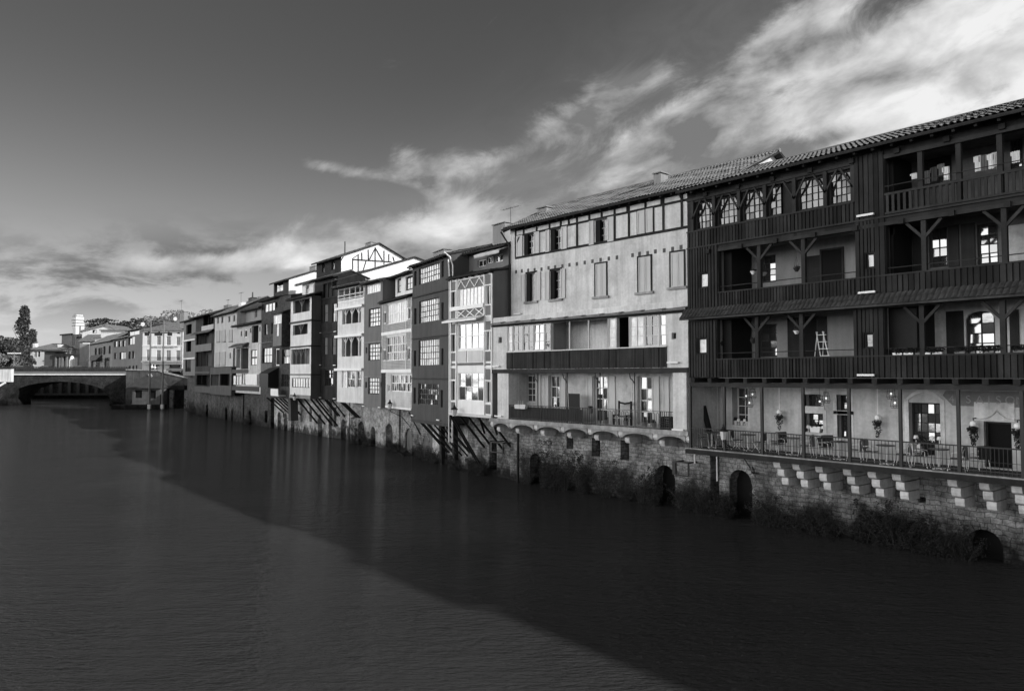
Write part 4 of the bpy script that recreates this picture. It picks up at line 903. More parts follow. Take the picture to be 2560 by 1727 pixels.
# ================================================================== HOUSE 9: white fronted house with a dark side
P8 = ray(777, HY).xy; P8 = P8*(34.2/P8.x)
h = H9 = House('galleried_house', 'white fronted galleried house with a dark grey side wall', 'house', P8, 725, 37)
L = h.L; zb = h.z('R3', 262, 1207); zt = h.z('R3', 262, 478)
h.gal('R3', 212, 502, 332, 572, 1.6, plaster_g, (272,), plaster_m, pw=.1, bl=.8, low=.1); h.gal('R3', 210, 678, 316, 738, 1.6, plaster_g, (265,), plaster_m, pw=.1, bl=.8, low=.1)
h.gal('R3', 198, 853, 330, 957, 1.6, plaster_m, (232, 266, 300), plaster_m, pw=.1, bl=.8, low=.1); h.win('R3', 202, 1058, 333, 1130, 7, 1, wood, pale_pane, 0, .1, .06, .12)
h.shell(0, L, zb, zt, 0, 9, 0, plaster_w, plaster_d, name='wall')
for y, d in ((650, .12), (830, .1), (1032, .06)):
    z_ = h.z('R3', 265, y); h.boxq('ledge', plaster_d, (-.03, L+.03, -.16, -.003, z_-d, z_+d*.6))
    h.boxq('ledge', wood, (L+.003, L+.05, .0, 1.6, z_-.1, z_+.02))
h.boxq('base_trim', plaster_m, (-.02, L+.02, -.06, -.003, zb, zb+.4))
h.roof(0, L, 0, 2.0, zt, .6, .55, .2, tile, .3, .4, .05, single=True)
o = 1.6; z1 = h.z('R3', 330, 365, o); a, b = h.s_('R3', 277, 420, o), h.s_('R3', 408, 400, o)
h.win('R3', 303, 385, 328, 446, 2, 2, white, glass, o, .1, .06); h.win('R3', 360, 375, 385, 440, 2, 2, white, glass, o, .1, .06)
h.shell(a, b, zt-.2, z1, o, 9, 1.2, plaster_w, off=o, name='attic_wall'); h.roof(a-.8, b, o, 9, z1, 1.2, .5, .2, tile_l, .3, .45, .05)
base_wall(h, -.3, L+.2, zb-.02, 2.1, stone_w, [(.8, 1.6, 1.5, 3.2), (3.4, 4.6, -1.1, 2.5, .9), (6.4, 7.0, 1.0, 2.2)])
for x in (2.0, 4.2, 6.2, 7.6): h.brace((x, .1, zb), (x+1.3, 2.08, zb-2.9), .15)

# ================================================================== HOUSE 10: dark brick house with an oriel
P9 = H9.O*(34.8/H9.O.x)
h = H10 = House('brick_house', 'dark brick house with a glazed oriel and a tiled lean-to roof', 'house', P9, 652, 36)
L = h.L; zb = h.z('R2', 900, 1248); zt = h.z('R2', 870, 335); fx = lambda x, y=800: h.s_('R2', x, y)
h.win('R2', 826, 378, 922, 432, 3, 1, wood2, pale_pane, 0, .1, .06, .25); h.slit('R2', 802, 380, 820, 428); h.slit('R2', 926, 358, 946, 405)
for q, n in (((826, 562, 856, 660), 2), ((890, 550, 906, 652), 1), ((808, 785, 895, 920), 3), ((805, 1015, 868, 1135), 3), ((990, 797, 1058, 930), 4), ((985, 1027, 1058, 1148), 4)): h.win('R2', *q, n, 2 if n > 2 else 1, wood2, glass_b, 0, .12, .07, .08)
h.win('R2', 927, 790, 964, 948, 1, 1, white, darkin, 0, .1, .14)
h.shell(0, L, zb, zt, 0, 9, .8, brickd, name='wall')
h.box('ledge', plaster_m, 'R2', 782, 738, 900, 728, -.12, -.003); 
rf = h.roof(0, fx(955, 330), 0, 9, zt, .8, .45, .15, tile, .3, .45, .05); m = MB(); 
h.boxq('side_block', plaster_m, (fx(956, 350), fx(1038, 350), .3, 2.6, h.z('R2', 990, 500), h.z('R2', 990, 298)))
# oriel
o = -1.0; oa, ob_ = h.s_('R2', 906, 600, o), h.s_('R2', 986, 600, o); oz0, oz1 = h.z('R2', 945, 765, o), h.z('R2', 945, 470, o)
h.win('R2', 909, 485, 984, 552, 5, 1, white, pale_pane, o, .05, .05, .06); h.win('R2', 936, 562, 958, 670, 1, 1, white, pale_pane, o, .05, .05)
m = MB(); m.wall(oa, ob_, oz0, oz1, h.holes[o], o, .2); m.quad((oa, o, oz0), (ob_, o, oz0), (ob_, 0, oz0), (oa, 0, oz0)); m.quad((oa, o, oz0), (oa, 0, oz0), (oa, 0, oz1), (oa, o, oz1)); m.quad((oa, o, oz1), (oa, 0, oz1), (ob_, 0, oz1), (ob_, o, oz1)); ori = m.build('oriel', plaster_g, h.root)
m = MB(); m.quad((ob_, o, oz0), (ob_, 0.0, oz0), (ob_, 0, oz1), (ob_, o, oz1)); m.build('oriel_side', brickd, ori)
m = MB(); roof_surface(m, oa-.2, fx(1070, 420), o-.3, oz1+.05, 1.2, oz1+.95, .3, .4, .05); m.build('lean_to_roof', tile_l, h.root)
m = MB(); m.prism([(-.02, h.z('R2', 945, 965)), (-1.3, h.z('R2', 945, 1020)), (-1.3, h.z('R2', 945, 1150)), (-.02, h.z('R2', 945, 1150))], fx(878), fx(962), 'x'); m.build('dark_bay', blackwood, h.root)
q = h.rect('R2', 886, 1162, 956, 1225, -.9); m = MB(); n = 4
for i in range(n): w = (q[1]-q[0])/n; m.box(q[0]+w*i+.03, q[0]+w*(i+1)-.03, -.95, -.9, q[2], q[3])
m.box(q[0], q[1], -.9, -.02, q[2]-.1, q[2]); m.build('balcony_panel', white, h.root)
slats(h, .1, fx(900), h.z('R2', 850, 1000), h.z('R2', 850, 930), [], brickd if False else plaster_g)
base_wall(h, -.2, L+.2, zb-.02, 1.9, stone_w, [(1.2, 2.4, -1.1, 2.2, .6), (3.6, 4.8, -1.1, 2.2, .6), (6.2, 7.4, -.1, 1.9, .6)])
for x in (2.2, 4.2, 5.7, 7.2, 8.4): h.brace((x, .1, zb), (x+1.3, 1.88, zb-2.0), .13)
h.brace((9.6, .9, zb), (9.6, 1.0, 1.5), .9, plaster_d, 'pier')

# ================================================================== HOUSE 11: pale houses with bays
P10 = H10.O*(35.8/H10.O.x)
h = H11 = House('cream_bay_house', 'low pale house with a white louvred window box and dark lower balcony', 'house', P10, 590, 36)
L = h.L; zb = h.z('R2', 650, 1205); zt = h.z('R2', 640, 568); fx = lambda x, y=800: h.s_('R2', x, y)
h.win('R2', 638, 615, 663, 684, 1, 1, white, darkin, 0, .1, .12); h.slit('R2', 605, 628, 617, 672); h.gal('R2', 709, 580, 768, 730, 1.4, plaster_d, (), low=.05)
h.slit('R2', 692, 597, 704, 640); h.slit('R2', 778, 585, 790, 628)
h.gal('R2', 605, 790, 675, 978, 1.5, plaster_d, (), low=.05, holes=[h.rect('R2', 625, 830, 672, 890, 1.5)]); h.gal('R2', 525, 800, 597, 970, 1.5, plaster_m, (), low=.05)
h.win('R2', 700, 802, 757, 944, 2, 2, wood2, pale_pane, 0, .1, .08, .22); h.win('R2', 528, 1040, 607, 1132, 3, 1, wood, pale_pane, 0, .08, .06, .3); h.win('R2', 618, 1022, 662, 1120, 3, 1, wood, pale_pane, 0, .08, .05, .22)
hol = list(h.holes[0.0]); h.shell(0, L, zb, zt, 0, 9, 0, plaster_c, name='wall')
q = h.rect('R2', 676, 1027, 778, 1130); m = MB(); m.box(q[0], q[1], -.3, -.003, q[2], q[3]); n = 10
for i in range(n): w = (q[1]-q[0])/n; m.box(q[0]+w*i+.02, q[0]+w*(i+1)-.05, -.34, -.3, q[2]+.05, q[3]-.05)
m.build('louvred_box', white, h.root)
for q in ((525, 1135, 776, 1190), (525, 985, 676, 1018)): h.box('dark_boarding', blackwood, 'R2', *q, -.06, -.003)
for x in (684, 694, 762, 782): s_ = fx(x, 880); h.boxq('trim', white, (s_-.08, s_+.08, -.06, -.003, h.z('R2', 730, 990), h.z('R2', 730, 745)))
rf = h.roof(0, L, 0, 1.9, zt, .5, .7, .3, tile, .3, .4, .05, single=True)
m = MB(); z_ = h.z('R2', 575, 770, -.9); roof_surface(m, -.9, fx(682, 730), -.9, z_, -.05, z_+.5, .3, .4, .04); m.prism([(-.9, z_-.1), (-.05, z_+.35), (-.05, z_+.45), (-.9, z_)], -.9, fx(682, 730), 'x'); m.build('canopy_roof', tile, h.root)
o = 1.6; z1 = h.z('R2', 700, 425, o); a, b = h.s_('R2', 570, 480, o), h.s_('R2', 797, 450, o)
h.win('R2', 736, 424, 755, 500, 1, 1, white, darkin, o, .1, .06); h.shell(a, b, zt-.2, z1, o, 9, 1.6, plaster_m, off=o, name='attic_wall'); rf = h.roof(a, b, o, 9, z1, 1.6, .6, .3, tile_l, .35, .5, .05)
h.chimney('R2', 675, 320, 712, 390, 4.0, plaster_d, roof=rf, pot=True); h.antenna('R2', 608, 265, 360, 4, 1.1); h.antenna('R2', 770, 305, 335, 4, 1.0)
base_wall(h, -.2, L+.2, zb-.02, 1.3, stone_shade, [(2, 3.2, -1.1, 2.0, .6), (9.2, 10.4, .6, 2.2)])

# ================================================================== HOUSE 12: light plaster house
P11 = H11.O*(36.9/H11.O.x)
h = H12 = House('shuttered_house', 'cream plastered house with rows of narrow shuttered windows', 'house', P11, 535, 36)
L = h.L; zb = h.z('R2', 440, 958); zt = h.z('R2', 465, 458); fx = lambda x, y=700: h.s_('R2', x, y)
for q in ((386, 500, 400, 553), (425, 494, 441, 550), (490, 487, 507, 540), (536, 480, 552, 535)): h.win('R2', *q, 1, 1, plaster_g, plaster_d, 0, .08, .1)
for q in ((382, 624, 411, 722), (430, 620, 461, 720), (500, 614, 527, 718), (374, 825, 411, 940), (430, 820, 461, 940)):
    a, b, c_, d_ = h.rect('R2', *q); h.shutter((a, b, c_, d_), -.003, shutter_g, 1); h.boxq('sill', plaster_m, (a-.1, b+.1, -.12, -.003, c_-.16, c_-.02))
h.slit('R2', 500, 830, 512, 880)
h.shell(0, L, zb, zt, 0, 9, 2.2, plaster_c, name='wall'); rf = h.roof(0, L, 0, 9, zt, 2.2, .6, .3, tile_l, .35, .5, .05)
h.chimney('A1', 1535, 545, 1600, 700, 1.6, plaster_w, roof=rf); h.chimney('A1', 1168, 610, 1270, 660, 4.5, plaster_g, False, roof=rf); h.antenna('A1', 1275, 480, 600, 4.2, .9)
q = h.rect('R2', 320, 968, 515, 1228, -.5); m = MB(); gq_ = h.rect('R2', 325, 1030, 400, 1140, -.5)
h.gal('R2', 325, 1030, 400, 1135, 1.2, plaster_m, (), off=-.5, low=.05); h.gal('R2', 410, 1025, 500, 1135, 1.2, wood, (), off=-.5, low=.05)
m.wall(q[0], q[1], q[2], q[3], h.holes[-.5], -.5, .2); m.quad((q[0], -.5, q[2]), (q[1], -.5, q[2]), (q[1], 3, q[2]), (q[0], 3, q[2])); m.quad((q[0], -.5, q[3]), (q[1], -.5, q[3]), (q[1], .0, q[3]), (q[0], 0, q[3])); m.quad((q[1], -.5, q[2]), (q[1], 0, q[2]), (q[1], 0, q[3]), (q[1], -.5, q[3])); m.build('lower_gallery', plaster_d, h.root)
base_wall(h, -.2, L+.2, q[2]+.1, 1.0, stone_shade, [(3, 4.4, -1.1, 2.0, .7), (6.5, 7.4, -1.1, 1.8, .45)])

# ================================================================== HOUSE 13 / 14
P12 = H12.O*(37.7/H12.O.x)
h = H13 = House('balcony_house', 'dark boarded house with deep shadowed balconies behind the cream house', 'house', P12, 487, 36)
L = h.L; zb = h.z('R2', 260, 1205); zt = h.z('R2', 300, 470); fx = lambda x, y=700: h.s_('R2', x, y)
h.gal('R2', 255, 485, 350, 575, 1.5, wood, (300, 325), wood2, braces=False, low=.05); h.gal('R2', 192, 662, 310, 750, 1.6, plaster_d, (225, 270), wood, braces=False, low=.05)
h.gal('R2', 190, 822, 332, 950, 1.6, plaster_d, (235, 290), wood, braces=False, low=.05); h.gal('R2', 192, 1035, 318, 1135, 1.6, wood, (240,), wood, braces=False, low=.05)
h.shell(0, L, zb, zt, 0, 9, 1.5, wood, name='wall'); h.roof(0, L, 0, 9, zt, 1.5, 1.0, .4, tile, .35, .5, .05)
for q, mt in (((245, 583, 356, 608), plaster_c), ((186, 758, 336, 806), plaster_g), ((180, 1140, 330, 1205), plaster_d), ((182, 1005, 320, 1018), plaster_d)): h.box('parapet', mt, 'R2', *q, -.12, -.003)
m = MB(); z_ = h.z('R2', 255, 640, -.7); roof_surface(m, -.4, L, -.8, z_-.1, -.02, z_+.5, .35, .4, .04); m.build('canopy_roof', tile, h.root)
base_wall(h, -.2, L+.2, zb, 1.0, stone_shade, [(4, 5.4, -1.1, 2, .7)])
P13 = H13.O*(38.6/H13.O.x)
h = H14 = House('end_house', 'small grey house at the far end of the row beside the bridge ramp', 'house', P13, 457, 36)
L = h.L; zb = h.z('R2', 120, 1042); zt = h.z('R2', 150, 520); fx = lambda x, y=700: h.s_('R2', x, y)
h.gal('R2', 96, 570, 145, 648, 1.2, wood, (), low=.05); h.gal('R2', 96, 722, 140, 815, 1.2, wood, (), low=.05); h.win('R2', 88, 895, 138, 1005, 2, 1, wood, glass, 0, .1, .1)
h.shell(0, L+1.5, zb, zt, 0, 9, 1.6, plaster_g, name='wall'); rf = h.roof(0, L+1.5, 0, 9, zt, 1.6, .6, .3, tile, .35, .5, .05)
for q in ((78, 712, 165, 718), (78, 882, 163, 886)): z_ = h.z('R2', 120, q[1]); h.boxq('ledge', plaster_w, (0, L+.6, -.25, -.003, z_-.15, z_+.12))
h.chimney('A1', 100, 800, 190, 1030, .6, plaster_m, roof=rf); h.antenna('A1', 135, 495, 800, 2.0, 1.2)
base_wall(h, -.2, L+1.0, zb, .9, stone_shade, [])

# ================================================================== tall houses behind the row
def back_house(name, label, px, X, a, front, rake, hd, wallm, sidem, wins=(), frame=None, far=None):
    """front = (region, y of the eave at the near corner, far pixel x, base y); rake = ridge and back pixels on the gable"""
    p = ray(px, HY).xy; p = p*(X/p.x); r, ye, fpx, yb = front
    hh = House(name, label, 'house', p, fpx, a); L = hh.L; zt = hh.z(r, (px-R[r][0])*R[r][2], ye); zb = 6.0
    (rr, xr, yr, xb, yb2) = rake; yy, zr = hh.side(rr, xr, yr, L); yk, zk = hh.side(rr, xb, yb2, L)
    for q in wins: hh.win(r, *q, 2, 2, wood2, glass, 0, .1, .06)
    m = MB(); m.wall(0, L, zb, zt, hh.holes.get(0.0, []), 0, .2); m.build('wall', wallm, hh.root)
    m = MB()
    for x in (0, L): m.quad((x, 0, zb), (x, yk, zb), (x, yk, zk), (x, yy, zr), (x, 0, zt))
    m.quad((0, yk, zb), (L, yk, zb), (L, yk, zk), (0, yk, zk)); m.build('gable_wall', sidem, hh.root)
    m = MB(); k = (zr-zt)/yy; roof_surface(m, -.3, L+.35, -.6, zt-.6*k+.12, yy, zr+.12, .35, .5, .05)
    if abs(yk-yy) > .5: m.quad((-.3, yy, zr+.1), (L+.35, yy, zr+.1), (L+.35, yk+.4, zk+.1-.4*(zr-zk)/(yk-yy)), (-.3, yk+.4, zk+.1-.4*(zr-zk)/(yk-yy)))
    rf = m.build('roof', tile_l, hh.root)
    m = MB(); m.prism([(-.6, zt-.6*k), (yy, zr), (yy, zr+.1), (-.6, zt-.6*k+.1)], -.28, L+.33, 'x')
    if abs(yk-yy) > .5: m.prism([(yy+.002, zr), (yk+.4, zk-.4*(zr-zk)/(yk-yy)), (yk+.4, zk+.09-.4*(zr-zk)/(yk-yy)), (yy+.002, zr+.09)], -.28, L+.33, 'x')
    m.build('eaves', wood2, rf)
    return hh, L, zt, yy, zr, yk, zk, rf
pxc = 660+553/2.9025
h, L, zt, yy, zr, yk, zk, rf = back_house('gable_house', 'tall house behind the row with a half timbered sunlit gable', pxc, 39.0, 38, ('R3', 180, 660+372/2.9025, 330), ('R3', 835, 88, 1005, 190), 0, wood, plaster_w, [(422, 230, 440, 290), (490, 212, 512, 270)])
m = MB(); G = lambda x, y: h.side('R3', x, y, L)                # timbers on the gable
def gbar(x0, y0, x1, y1, w=.14):
    p, q = G(x0, y0), G(x1, y1); m.bar((L+.03, p[0], p[1]), (L+.03, q[0], q[1]), w, .07)
for k in ((640, 200, 925, 218), (643, 200, 643, 295), (683, 165, 683, 285), (708, 150, 710, 205), (740, 210, 720, 275), (755, 128, 758, 205), (806, 110, 806, 255), (806, 118, 765, 200), (808, 118, 860, 210), (870, 135, 870, 235), (905, 160, 905, 220), (935, 180, 945, 215), (640, 195, 690, 160), (553, 215, 575, 180), (650, 297, 870, 250)): gbar(*k)
m.build('timber_frame', blackwood, h.root); GH = h
h.chimney('R3', 735, 82, 775, 105, 6.0, plaster_m, roof=rf)
m = MB(); p = G(627, 130); m.tube([(L-1.5, p[0], p[1]-1), (L-1.5, p[0], p[1]+1.2)], .08, 6); m.build('flue', iron, rf)
h, L, zt, yy, zr, yk, zk, rf = back_house('white_gable_house', 'house with a long white sunlit gable below the timbered gable', 660+545/2.9025, 35.6, 38, ('R3', 345, 660+525/2.9025, 400), ('R3', 1095, 188, 1165, 215), 0, plaster_w, plaster_w)
h, L, zt, yy, zr, yk, zk, rf = back_house('dark_tower_house', 'tall house behind the row with dark front and white sunlit side', 660+172/2.9025, 39.5, 36, ('R3', 345, 660+62/2.9025, 470), ('R3', 372, 285, 420, 290), 0, wood2, plaster_w, [(82, 378, 138, 425)])
h.chimney('R3', 330, 255, 372, 290, 6.2, plaster_m, roof=rf)
# ================================================================== river and ground
def Mwater():
    m, t, b = newmat('river_water'); b.inputs['Base Color'].default_value = (.044, .044, .044, 1); b.inputs['Roughness'].default_value = .09; b.inputs['IOR'].default_value = 1.22
    n1 = tnoise(t, 1.0, 4, .6, (.55, 1.7, 1), rot=YAW); n2 = tnoise(t, 4.2, 3, .6, (.6, 1.7, 1), (3, 1, 0), rot=YAW); n3 = tnoise(t, .12, 3, .5)
    n4 = tnoise(t, 9.5, 3, .65, (.55, 1.6, 1), (7, 2, 0), rot=YAW+.12)
    hgt = mix_val(t, 'ADD', mix_val(t, 'ADD', mix_val(t, 'MULTIPLY', n1, 1.0), mix_val(t, 'MULTIPLY', n2, .55)), mix_val(t, 'MULTIPLY', n4, .26))
    amt = ramp(t, n3, .35, .65, .55, 1.1)
    bn = t.nodes.new('ShaderNodeBump'); bn.inputs['Distance'].default_value = .34
    link(t, amt, bn.inputs['Strength']); link(t, hgt, bn.inputs['Height']); link(t, bn.outputs[0], b.inputs['Normal']); return m
m = MB(); m.quad((-60, -90, 0), (90, -90, 0), (90, 330, 0), (-60, 330, 0)); o = m.build('water', Mwater()); tag(o, 'dark rippled river water reflecting the houses and sky', 'water', kind='structure')
qd = 163.0
shoreR = [(32.6, -90), (32.6, 22), (32.4, 39), (33.5, 52), (35.5, 62), (37, 72), (38.5, 85), (39.5, 100), (41, 125), (43, 146)]
k1 = at(480, HY, 158).xy; k2 = at(318, HY, qd+1).xy; k3 = at(318, HY, 222).xy; k4 = at(-40, HY, 222).xy; k5 = at(-10, HY, 166).xy
GZ = 7.6
def sheet(m, pts, z): m.quad(*[(p[0], p[1], z) for p in pts])
m = MB()
for i in range(len(shoreR)-1):
    a, b = shoreR[i], shoreR[i+1]; m.quad((a[0], a[1], GZ-1.5), (400, a[1], GZ-1.5), (400, b[1], GZ-1.5), (b[0], b[1], GZ-1.5)); m.quad((a[0], a[1], -1.5), (b[0], b[1], -1.5), (b[0], b[1], GZ-1.5), (a[0], a[1], GZ-1.5))
far = [(43, 146), tuple(k1), tuple(k2), tuple(k3), tuple(k4)]
m.quad((43, 146, GZ), (400, 146, GZ), (400, 400, GZ), (k3[0], k3[1], GZ), (k2[0], k2[1], GZ), (k1[0], k1[1], GZ))
m.quad((k4[0], k4[1], GZ), (k3[0], k3[1], GZ), (400, 400, GZ), (400, 3500, GZ), (-1500, 3500, GZ), (-1500, k4[1], GZ))
m.quad((k5[0], k5[1], GZ), (k4[0], k4[1], GZ), (-1500, k4[1], GZ), (-1500, k5[1], GZ)); m.quad((-16, -90, 3.0), (k5[0]-2, k5[1], 3.0), (-1500, k5[1], 3.0), (-1500, -90, 3.0)); m.quad((400, 146, GZ), (3500, 146, GZ), (3500, 3500, GZ), (400, 3500, GZ), (400, 400, GZ))
m.quad((-16, -90, -1.5), (k5[0]-2, k5[1], -1.5), (k5[0]-2, k5[1], 3.0), (-16, -90, 3.0)); m.quad((400, -90, GZ-1.5), (3500, -90, GZ-1.5), (3500, 146, GZ-1.5), (400, 146, GZ-1.5))
o = m.build('ground', soil); tag(o, 'ground of the two river banks', 'ground', kind='structure')
m = MB(); n = 60                                              # a far wooded ridge
for i in range(n): pass
ridge = []
for i in range(n+1):
    ang = math.radians(-8+100*i/n); d = 1900; e = 62+34*math.sin(i*.5)+18*math.sin(i*1.3+1)+random.uniform(-4, 4); ridge.append((d*math.sin(ang), d*math.cos(ang), e*(1.0 if i < 30 else .8)))
for i in range(n):
    a, b = ridge[i], ridge[i+1]; m.quad((a[0]*.8, a[1]*.8, 6), (b[0]*.8, b[1]*.8, 6), b, a); m.quad(a, b, (b[0]*1.3, b[1]*1.3, 6), (a[0]*1.3, a[1]*1.3, 6))
o = m.build('hills', M('hill_wood', .13, .95, .3, .02, 0, 0, .05), None); tag(o, 'low wooded hill on the horizon', 'hill', kind='structure')
# the next houses of the row, just out of the frame on the right: their shadow falls across the river
g0 = H1.near
for i, (ln, dz, rs, lb) in enumerate(((9.0, -.45, 1.6, 'plain tall riverside house next to the timber house'), (7.0, .3, 1.9, 'tallest plain house of the row beyond the timber house'), (12.0, -.3, 1.3, 'long plain house third along from the timber house'), (16.0, .2, 1.6, 'last plain house of the row, farthest from the timber house'))):
    g1 = g0+H1.ex*ln; h = House('riverside_house', lb, 'house', g1, 3000, 39, 'houses beyond the timber house'); s0_ = (g0-h.O).dot(h.ex)+.1; zt = ze_h1+dz
    h.shell(s0_, h.L, -1.2, zt, 0, 9, rs, plaster_m, name='wall'); rf = h.roof(s0_, h.L, 0, 9, zt, rs, .5, .1, tile, .5, .8, .06)
    m = MB(); m.box(s0_+2, s0_+3, 4.0, 4.8, zt+.8, zt+2.6+dz); m.build('chimney', plaster_m, rf); g0 = g1
# ================================================================== bridge
h = BR = House('stone_bridge', 'dark stone arch bridge with iron railing across the end of the river', 'bridge', at(322, HY, 172).xy, -90, 93)
L = h.L; zc = h.z('R1', 700, 905); zd2 = zc-.05; ah = h.rect('R1', 96, 994, 1285, 1300); sp = h.z('R1', 1280, 1190)
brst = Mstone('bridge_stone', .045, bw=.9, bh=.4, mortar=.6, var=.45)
m = MB(); hq = (ah[0], ah[1], -1.2, ah[3], ah[3]-sp); m.wall(0, L, -1.2, zc-.35, [hq], 0, 9.0); m.wall(0, L, -1.2, zc-.35, [hq], 9.0, .01)
m.quad((0, 0, zc-.35), (L, 0, zc-.35), (L, 9, zc-.35), (0, 9, zc-.35)); m.quad((L, 0, -1.2), (L, 9, -1.2), (L, 9, zc-.35), (L, 0, zc-.35)); m.build('span', brst, h.root)
m = MB(); m.box(0, L, -.35, .6, zc-.25, zc-.02); m.build('cornice', white, h.root); m = MB(); m.box(0, L, -.15, .3, zc-.02, zc+.55); m.build('kerb', plaster_g, h.root)
m = MB(); n = int(L/.55); zt = h.z('R1', 700, 822)
for i in range(n+1): m.box(L*i/n-.05, L*i/n+.05, .0, .08, zc+.55, zt)
for z_ in (zt, zc+1.0, (zt+zc+.6)/2+.3): m.box(0, L, -.0, .1, z_-.06, z_+.06)
m.box(0, L, .1, .14, zc+.55, zt-.3) ; m.build('railing', M('weathered_iron', .045, .6, .3), h.root)
m = MB(); m.box(0, L, .62, 9, zc-.33, zc+.55); m.build('roadway', asphalt, h.root)
for x in (1330, 1385, 1440):
    s_ = h.s_('R1', x, 1100); m = MB(); m.box(s_-.6, s_+.6, -.9, -.003, -1, h.z('R1', x, 1010)); m.build('buttress', brst, h.root)
h = House('quay_backwall', 'dark pillared river wall seen through the bridge arch', 'wall', at(345, HY, 226).xy, -60, 92)
m = MB(); m.box(0, h.L, 0, 1, -1.5, 7.2); m.build('wall', brst, h.root); m = MB()
for i in range(18): x = h.L*(i+.5)/18; m.box(x-.45, x+.45, -.8, -.003, 1.6, 6.2); 
m.box(0, h.L, -1.0, -.003, 1.0, 1.6); m.build('pilaster_row', M('pale_pilaster', .05), h.root)
# left corner block
h = House('parapet_block', 'bright white parapet block at the left end of the bridge', 'wall', at(28, HY, 158).xy, -70, 90)
z0_, z1_ = h.z('R1', 100, 998), h.z('R1', 100, 845); m = MB(); m.box(0, h.L, 0, .8, z0_, z1_); m.build('block', M('stained_white', .72, .8, .15, 1.2, .35, .1), h.root)
m = MB(); m.box(-.1, h.L+.1, -.15, .9, z1_, z1_+.3); m.build('coping', wood2, h.root)
m = MB(); m.prism([(0, z0_), (h.L-.8, z0_), (h.L-4.5, -1.5), (0, -1.5)], .2, .9, 'y'); m.build('abutment', brst, h.root)
m = MB(); m.bar((h.s_('R1', -10, 1045), .2, h.z('R1', -10, 1045)), (h.s_('R1', 62, 1003), .2, h.z('R1', 62, 1003)), .4); m.build('stair_rail', white, h.root)
# ================================================================== quay below the hotel
h = QW = House('quay_wall', 'stone quay wall with a sloping ramp parapet below the hotel', 'wall', at(492, HY, qd-4).xy, 315, 88)
fx = lambda x, y=950: h.s_('R1', x, y); Z = lambda x, y: h.z('R1', x, y)
m = MB(); n = 10; top = [(0, Z(1470, 862)), (fx(1840), Z(1840, 870)), (fx(1895), Z(1895, 892)), (fx(2170), Z(2170, 955)), (h.L, Z(2300, 975))]
m.prism([(0, -1.5)]+[(h.L, -1.5)]+top[::-1], 0, 3, 'y'); m.build('wall', M('quay_render', .085, .9, .4, 1, .4, .2, 6, stain=.6), h.root)  # wall colour darkened in place of a cast shadow
m = MB()
for i in range(len(top)-1):
    a, b = top[i], top[i+1]; m.prism([(a[0], a[1]), (b[0], b[1]), (b[0], b[1]+.28), (a[0], a[1]+.28)], -.2, .6, 'y')
m.build('coping', concrete, h.root)
m = MB(); m.bar((fx(1750), -.5, Z(1750, 905)), (fx(1865), -.5, Z(1865, 1085)), .55, .4); m.build('stair', concrete, h.root)
m = MB(); m.box(fx(1890), fx(2175), -1.2, -.01, Z(1, 1085), Z(1, 1040)); m.build('beam', wood, h.root)
for x0, x1 in ((1990, 2030), (2160, 2215)): m = MB(); m.box(fx(x0), fx(x1), -.6, -.01, -1.2, Z(1, 1090)); m.build('pier', concrete, h.root)
m = MB(); m.box(fx(2035), fx(2155), -.15, -.01, -1.2, Z(1, 1090)); m.build('dark_opening', darkin, h.root)
h = House('river_cabin', 'small tiled river cabin with two shuttered openings against the quay wall', 'building', at(400, HY, qd-7.6).xy, 318, 88)
fx = lambda x, y=1100: h.s_('R1', x, y); Z = lambda x, y: h.z('R1', x, y)
h.win('R1', 1570, 1092, 1650, 1185, 1, 1, wood, darkin, 0, .2, .1); h.win('R1', 1745, 1092, 1812, 1190, 1, 1, wood, darkin, 0, .2, .1)
m = MB(); zt = Z(1650, 1065); a, b = fx(1540), fx(1862); m.wall(a, b, -1.2, zt, h.holes[0.0], 0, .3); m.quad((a, 0, -1.2), (a, 3.5, -1.2), (a, 3.5, zt), (a, 0, zt)); m.quad((b, 0, -1.2), (b, 3.5, -1.2), (b, 3.5, zt), (b, 0, zt)); m.build('wall', M('cabin_wall', .10, .9, .3, 1, .3, .1, stain=.3), h.root)  # wall colour darkened for the shade on the cabin
m = MB(); zr = Z(1650, 930); m.quad((a-1.4, -.6, zt-.1), (b+.3, -.6, zt-.1), (b-1.2, 3.4, zr), (a+.6, 3.4, zr)); m.quad((b+.3, -.6, zt-.1), (b+.3, 3.5, zt-.1), (b-1.2, 3.4, zr)); m.quad((a-1.4, -.6, zt-.1), (a+.6, 3.4, zr), (a-1.4, 3.5, zt-.1)); m.quad((a-1.4, -.6, zt-.15), (a-1.4, 3.5, zt-.15), (b+.3, 3.5, zt-.15), (b+.3, -.6, zt-.15)); m.build('roof', M('mossy_tile', .045, .9, .4, 3, 0, .3, 6), h.root)
m = MB(); m.box(a-3, b+1.5, -2.5, -.1, -1, .9); m.build('landing', brst, h.root)
